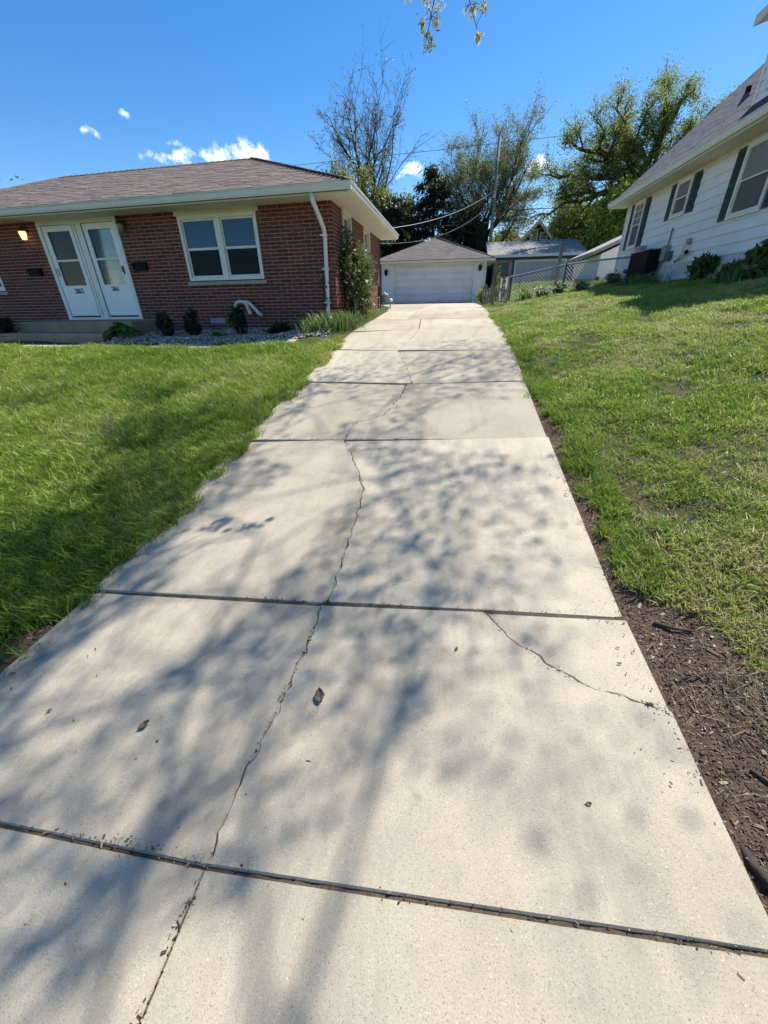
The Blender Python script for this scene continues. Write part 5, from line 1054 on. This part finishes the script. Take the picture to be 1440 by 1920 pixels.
lawn('lawn_grass_left', -11.5, -2.1, .6, 7.8, 2400, k_left, cl_, lambda X, Y: .70+.9*fbm(X, Y, 1.6, 31)+.012*np.hypot(X, Y), lambda X, Y: .16+.74*fbm(X, Y, 1.0, 41), 'thick green lawn left of the driveway in front of the brick house', 400)
def k_right(X, Y):
    xr_ = xr_edge(Y); k = np.where(X > xr_+.02, 1.0, 0)*(1-np.clip(soil_amount(X, Y)*1.15, 0, 1)); vis = (X < .80*Y+1.6); blk = (X < 5.6)*1.0; return k*vis*blk*fall(X, Y)*np.clip(fbm(X, Y, 2.6, 57)*3.4-1.05, .06, 1)
lawn('lawn_grass_right', .95, 5.6, .6, 16.5, 2400, k_right, cs_, lambda X, Y: .55+.75*fbm(X, Y, 1.3, 33)+.035*np.hypot(X, Y), lambda X, Y: .22+.9*fbm(X, Y, 1.3, 43), 'patchy sunlit lawn on the bank right of the driveway', 401)
lawn('dry_grass_right', .95, 5.6, .6, 13, 420, lambda X, Y: (X > xr_edge(Y)+.1)*(X < .8*Y+1.6)*fall(X, Y)*np.clip(fbm(X, Y, 2.6, 57)*-3+2.1, 0, 1), cst, lambda X, Y: .9+.04*np.hypot(X, Y), lambda X, Y: .5+0*X, 'dry straw lying among the lawn right of the driveway', 402)
lawn('lawn_grass_back', 1.3, 9.0, 16.5, 31, 90, lambda X, Y: (X > 1.9)*np.clip(fbm(X, Y, 1.3, 61)*1.8, .3, 1), cs_, lambda X, Y: 2.0+0*X, lambda X, Y: .3+.4*fbm(X, Y, .8, 44), 'grass beyond the chain link fence', 403)
def k_edge(X, Y): return np.clip(fbm(X, Y, 5, 71)*2.4-.7, 0, 1)
lawn('edge_tufts_left', -2.5, -2.05, 1.4, 8.0, 2600, lambda X, Y: k_edge(X, Y)*(X < xl_edge(Y)+.03+.20*np.clip(fbm(X*0, Y, 2.4, 73)*2.6-.8, 0, 1)*np.interp(Y, [1.4, 2, 8], [.3, 1, .7]))*fall(X, Y), cl_, lambda X, Y: 1.15+.03*Y, lambda X, Y: .30+.55*fbm(X, Y, 2, 45), 'grass tufts hanging over the left edge of the driveway', 404)
lawn('edge_tufts_right', .86, 1.25, 1.75, 12.0, 2000, lambda X, Y: k_edge(X, Y)*(X > .945-.035*np.clip(fbm(X*0, Y, 2.6, 74)*2.8-1.0, 0, 1))*fall(X, Y)*(soil_amount(X, Y) < .8), cl_, lambda X, Y: .95+.03*Y, lambda X, Y: .3+.4*fbm(X, Y, 2, 46), 'grass tufts along the right edge of the driveway', 405)
# wood chips on the bare strip, twigs
def chip(seed):
    r = random.Random(seed); mb = MB(); l_, w, h = r.uniform(.6, 1.4), r.uniform(.18, .45), r.uniform(.08, .2); mb.box(-l_/2, l_/2, -w/2, w/2, -h/2, h/2); V = [(x+r.gauss(0, .05), y+r.gauss(0, .04), z+r.gauss(0, .02)) for x, y, z in mb.v]; me = bpy.data.meshes.new('chip'); me.from_pydata(V, [], mb.f); me.materials.append(M['chip']); return me
m, n, l, b = newmat('chip'); a = n.new('ShaderNodeAttribute'); a.attribute_type = 'INSTANCER'; a.attribute_name = 'tint'; r = n.new('ShaderNodeValToRGB'); el = r.color_ramp.elements; el.new(.5); el.new(.85)
for e, (p, c) in zip(el, ((0, (.045, .028, .02)), (.5, (.12, .075, .05)), (.85, (.21, .145, .10)), (1, (.42, .34, .25)))): e.position = p; e.color = (*c, 1)
l.new(a.outputs['Fac'], r.inputs[0]); l.new(r.outputs[0], b.inputs['Base Color']); b.inputs['Roughness'].default_value = .9; M['chip'] = m
cc = proto_col('chips', [chip(i) for i in range(6)])
def litter(name, x0, x1, y0, y1, dens, keepf, size, col, tintf, label, seed, zf=None, cat='mulch', tilt=.35):
    rng = np.random.default_rng(seed); N = int((x1-x0)*(y1-y0)*dens); X = rng.uniform(x0, x1, N); Y = rng.uniform(y0, y1, N); k = rng.random(N) < keepf(X, Y); X, Y = X[k], Y[k]; N = len(X); Z = (zf or zground)(X, Y)+.002
    s = size*rng.lognormal(0, .45, N); print(name, N); return scatter(name, np.c_[X, Y, Z], np.c_[rng.normal(0, tilt, N), rng.normal(0, tilt, N), rng.uniform(0, 6.283, N)], np.c_[s, s, s], np.clip(rng.random(N)**1.5*1.0, 0, 1), col, label, cat)
litter('wood_chips', .95, 3.2, .2, 5.2, 9000, lambda X, Y: (X > xr_edge(Y))*np.clip(soil_amount(X, Y)*1.3, 0, 1)*(X < .8*Y+1.7)*np.clip(1.8/np.hypot(X, Y), .2, 1), .009, cc, None, 'brown wood chips and soil along the right edge of the driveway', 410)
litter('soil_litter_left', -4.4, -2.2, .8, 7, 1500, lambda X, Y: (X < xl_edge(Y)+.02)*np.clip(soil_amount(X, Y)*1.2, 0, .8), .013, cc, None, 'brown litter on the bare strip at the left edge of the driveway', 411)
litter('lawn_litter', 1.2, 5.4, 1, 11, 110, lambda X, Y: (X < .8*Y+1.6)*np.clip(fbm(X, Y, 2.6, 57)*-2+1.6, 0, 1), .022, cc, None, 'fallen twigs and leaf bits in the right lawn', 412)
def slabz(X, Y): return zdrive(X, Y)+.004
jl = [(x, y) for x, y in C1+C2+C3]
def near_joint(X, Y):
    d = np.full(X.shape, 9.)
    for pts in (C1, C2, C3, C4, CR, [(-2.25, 1.63), (.95, 1.635)], [(-1.6, .45), (.95, .48)], [(-2.25, 3.74), (.95, 3.78)], C0):
        for (xa, ya), (xb, yb) in zip(pts[:-1], pts[1:]):
            t_ = np.clip(((X-xa)*(xb-xa)+(Y-ya)*(yb-ya))/((xb-xa)**2+(yb-ya)**2), 0, 1); d = np.minimum(d, np.hypot(X-xa-t_*(xb-xa), Y-ya-t_*(yb-ya)))
    return d
litter('joint_debris', -2.2, .95, .1, 5.6, 9000, lambda X, Y: np.clip(1-near_joint(X, Y)/(.012+.03*np.clip(fbm(X, Y, 4, 81)*3-1.4, 0, 1)), 0, 1)*np.clip(fbm(X, Y, 3, 83)*2.2-.4, .1, 1), .006, cc, None, 'dark crumbs and seed husks caught in the driveway joints', 413, slabz, 'debris')
litter('driveway_grit', -2.2, .95, .2, 8, 22, lambda X, Y: np.ones_like(X)*.6, .006, cc, None, 'tiny bits of bark and husks scattered on the concrete', 414, slabz, 'debris', .1)
litter('edge_debris', -2.25, .97, .4, 8, 1900, lambda X, Y: np.clip(1-np.minimum(X+2.25, .96-X)/(.04+.24*np.clip(fbm(X, Y, 2.0, 85)*2-.6, 0, 1)), 0, 1)**1.6, .006, cc, None, 'brown debris washed along the driveway edges', 415, slabz, 'debris', .15)
# river rocks
def rock(seed):
    bm = bmesh.new(); bmesh.ops.create_icosphere(bm, subdivisions=1, radius=.5); r = random.Random(seed); s = (r.uniform(.8, 1.3), r.uniform(.7, 1), r.uniform(.45, .7))
    for v in bm.verts: k = r.uniform(.85, 1.12); v.co = Vector((v.co.x*s[0]*k, v.co.y*s[1]*k, v.co.z*s[2]*k))
    me = bpy.data.meshes.new('rock'); bm.to_mesh(me); bm.free(); me.materials.append(M['rockT']); me.polygons.foreach_set('use_smooth', [True]*len(me.polygons)); return me
m, n, l, b = newmat('river_rock_tinted'); a = n.new('ShaderNodeAttribute'); a.attribute_type = 'INSTANCER'; a.attribute_name = 'tint'; r = n.new('ShaderNodeValToRGB'); el = r.color_ramp.elements; el.new(.4); el.new(.75)
for e, (p, c) in zip(el, ((0, (.15, .125, .105)), (.4, (.32, .265, .21)), (.75, (.43, .365, .295)), (1, (.58, .51, .43)))): e.position = p; e.color = (*c, 1)
l.new(a.outputs['Fac'], r.inputs[0]); l.new(r.outputs[0], b.inputs['Base Color']); b.inputs['Roughness'].default_value = .8; M['rockT'] = m
rc = proto_col('rocks', [rock(i) for i in range(6)])
rng = np.random.default_rng(420); N = 5200; X = rng.uniform(-8.0, -2.5, N); Y = rng.uniform(8.38, 10.5, N); k = (X < -2.62-.35*np.maximum(0, 9.0-Y)*0); X, Y = X[k], Y[k]; N = len(X); s = .055*rng.lognormal(0, .3, N)
scatter('river_rocks', np.c_[X, Y, zground(X, Y)+.012+.05*np.clip((Y-8.4)/.5, 0, 1)], np.c_[rng.normal(0, .4, N), rng.normal(0, .4, N), rng.uniform(0, 6.28, N)], np.c_[s, s, s], rng.random(N), rc, 'pale river rock gravel in the bed along the brick house', 'gravel')
# ------------------------------------------------------------------ single things lying about
def dleaf(x, y, L_, label, rot, z0=.006):
    z = zdrive(x, y)+z0; mb = MB(); c, s = math.cos(rot), math.sin(rot); P = []
    prof = ((-.5, .04), (-.3, .26), (0, .36), (.25, .24), (.5, .02)); F = []
    for i, (f, w) in enumerate(prof):
        for k_, q_ in enumerate((-1, 0, 1)):
            lx, ly = f*L_, q_*w*L_; P.append((x+lx*c-ly*s, y+lx*s+ly*c, z+(abs(q_)*.22+.5*f*f+(.12 if f > .2 else 0))*L_*.8))
    for i in range(4):
        for k_ in (0, 1): F.append((3*i+k_, 3*i+k_+1, 3*i+k_+4, 3*i+k_+3))
    mb.pts(P, F); o = empty('fallen_leaf', (x, y, z), label, 'leaf'); mb.build('blade', M['dead_leaf'], o, recalc=False)
    q = MB(); q.tube([(x-.5*L_*c, y-.5*L_*s, z+.1*L_), (x-.75*L_*c, y-.75*L_*s, z+.16*L_)], .0012, 4); q.build('stem', M['dead_leaf'], o)
dleaf(-.49, 1.05, .065, 'largest curled brown leaf on the driveway right of the long centre crack', 1.9)
dleaf(-1.23, .845, .045, 'small brown leaf on the left half of the driveway', .9)
dleaf(.55, .765, .02, 'tiny dark leaf scrap on the right half of the driveway', .2)
dleaf(-1.75, .86, .02, 'tiny leaf scrap near the left side of the driveway', .5)
dleaf(.11, 1.36, .022, 'thin leaf scrap behind the curled leaf on the right slab', 1.2)
def stick(path, r, label, m='bark', nm='twig', cat='twig'):
    mb = MB(); n0 = len(path); mb.tube(path, [r*(1-.6*i/(n0-1)) for i in range(n0)], 6); return solo(mb, nm, M[m], label, cat, path[0], smooth=True)
def gz(x, y, dz=.008): return (x, y, zg(x, y)+dz)
stick([gz(1.08, 1.62), gz(1.14, 1.57, .016), gz(1.22, 1.55, .012)], .010, 'short dark broken twig on the wood chips beside the joint')
stick([gz(1.06, 1.30), gz(1.12, 1.31, .02), gz(1.17, 1.33, .012), gz(1.19, 1.31)], .005, 'thin pale bent twig on the wood chips', 'bark_tan')
stick([gz(1.16, .60, .0), gz(1.09, .592, .014), gz(1.045, .605, .022), gz(1.01, .635, .018), gz(.995, .68, .01), gz(1.0, .74, -.012)], .026, 'exposed dark root curving at the right picture edge', 'bark_dark', 'tree_root', 'root')
stick([gz(1.13, .95), gz(1.17, .90, .01), gz(1.2, .86)], .006, 'dark twig on the wood chips above the exposed root')
stick([gz(1.32, 6.55, .03), gz(1.40, 6.75, .05), gz(1.44, 6.9, .04)], .014, 'pale stick in the grass at the right edge of the driveway', 'bark_tan')
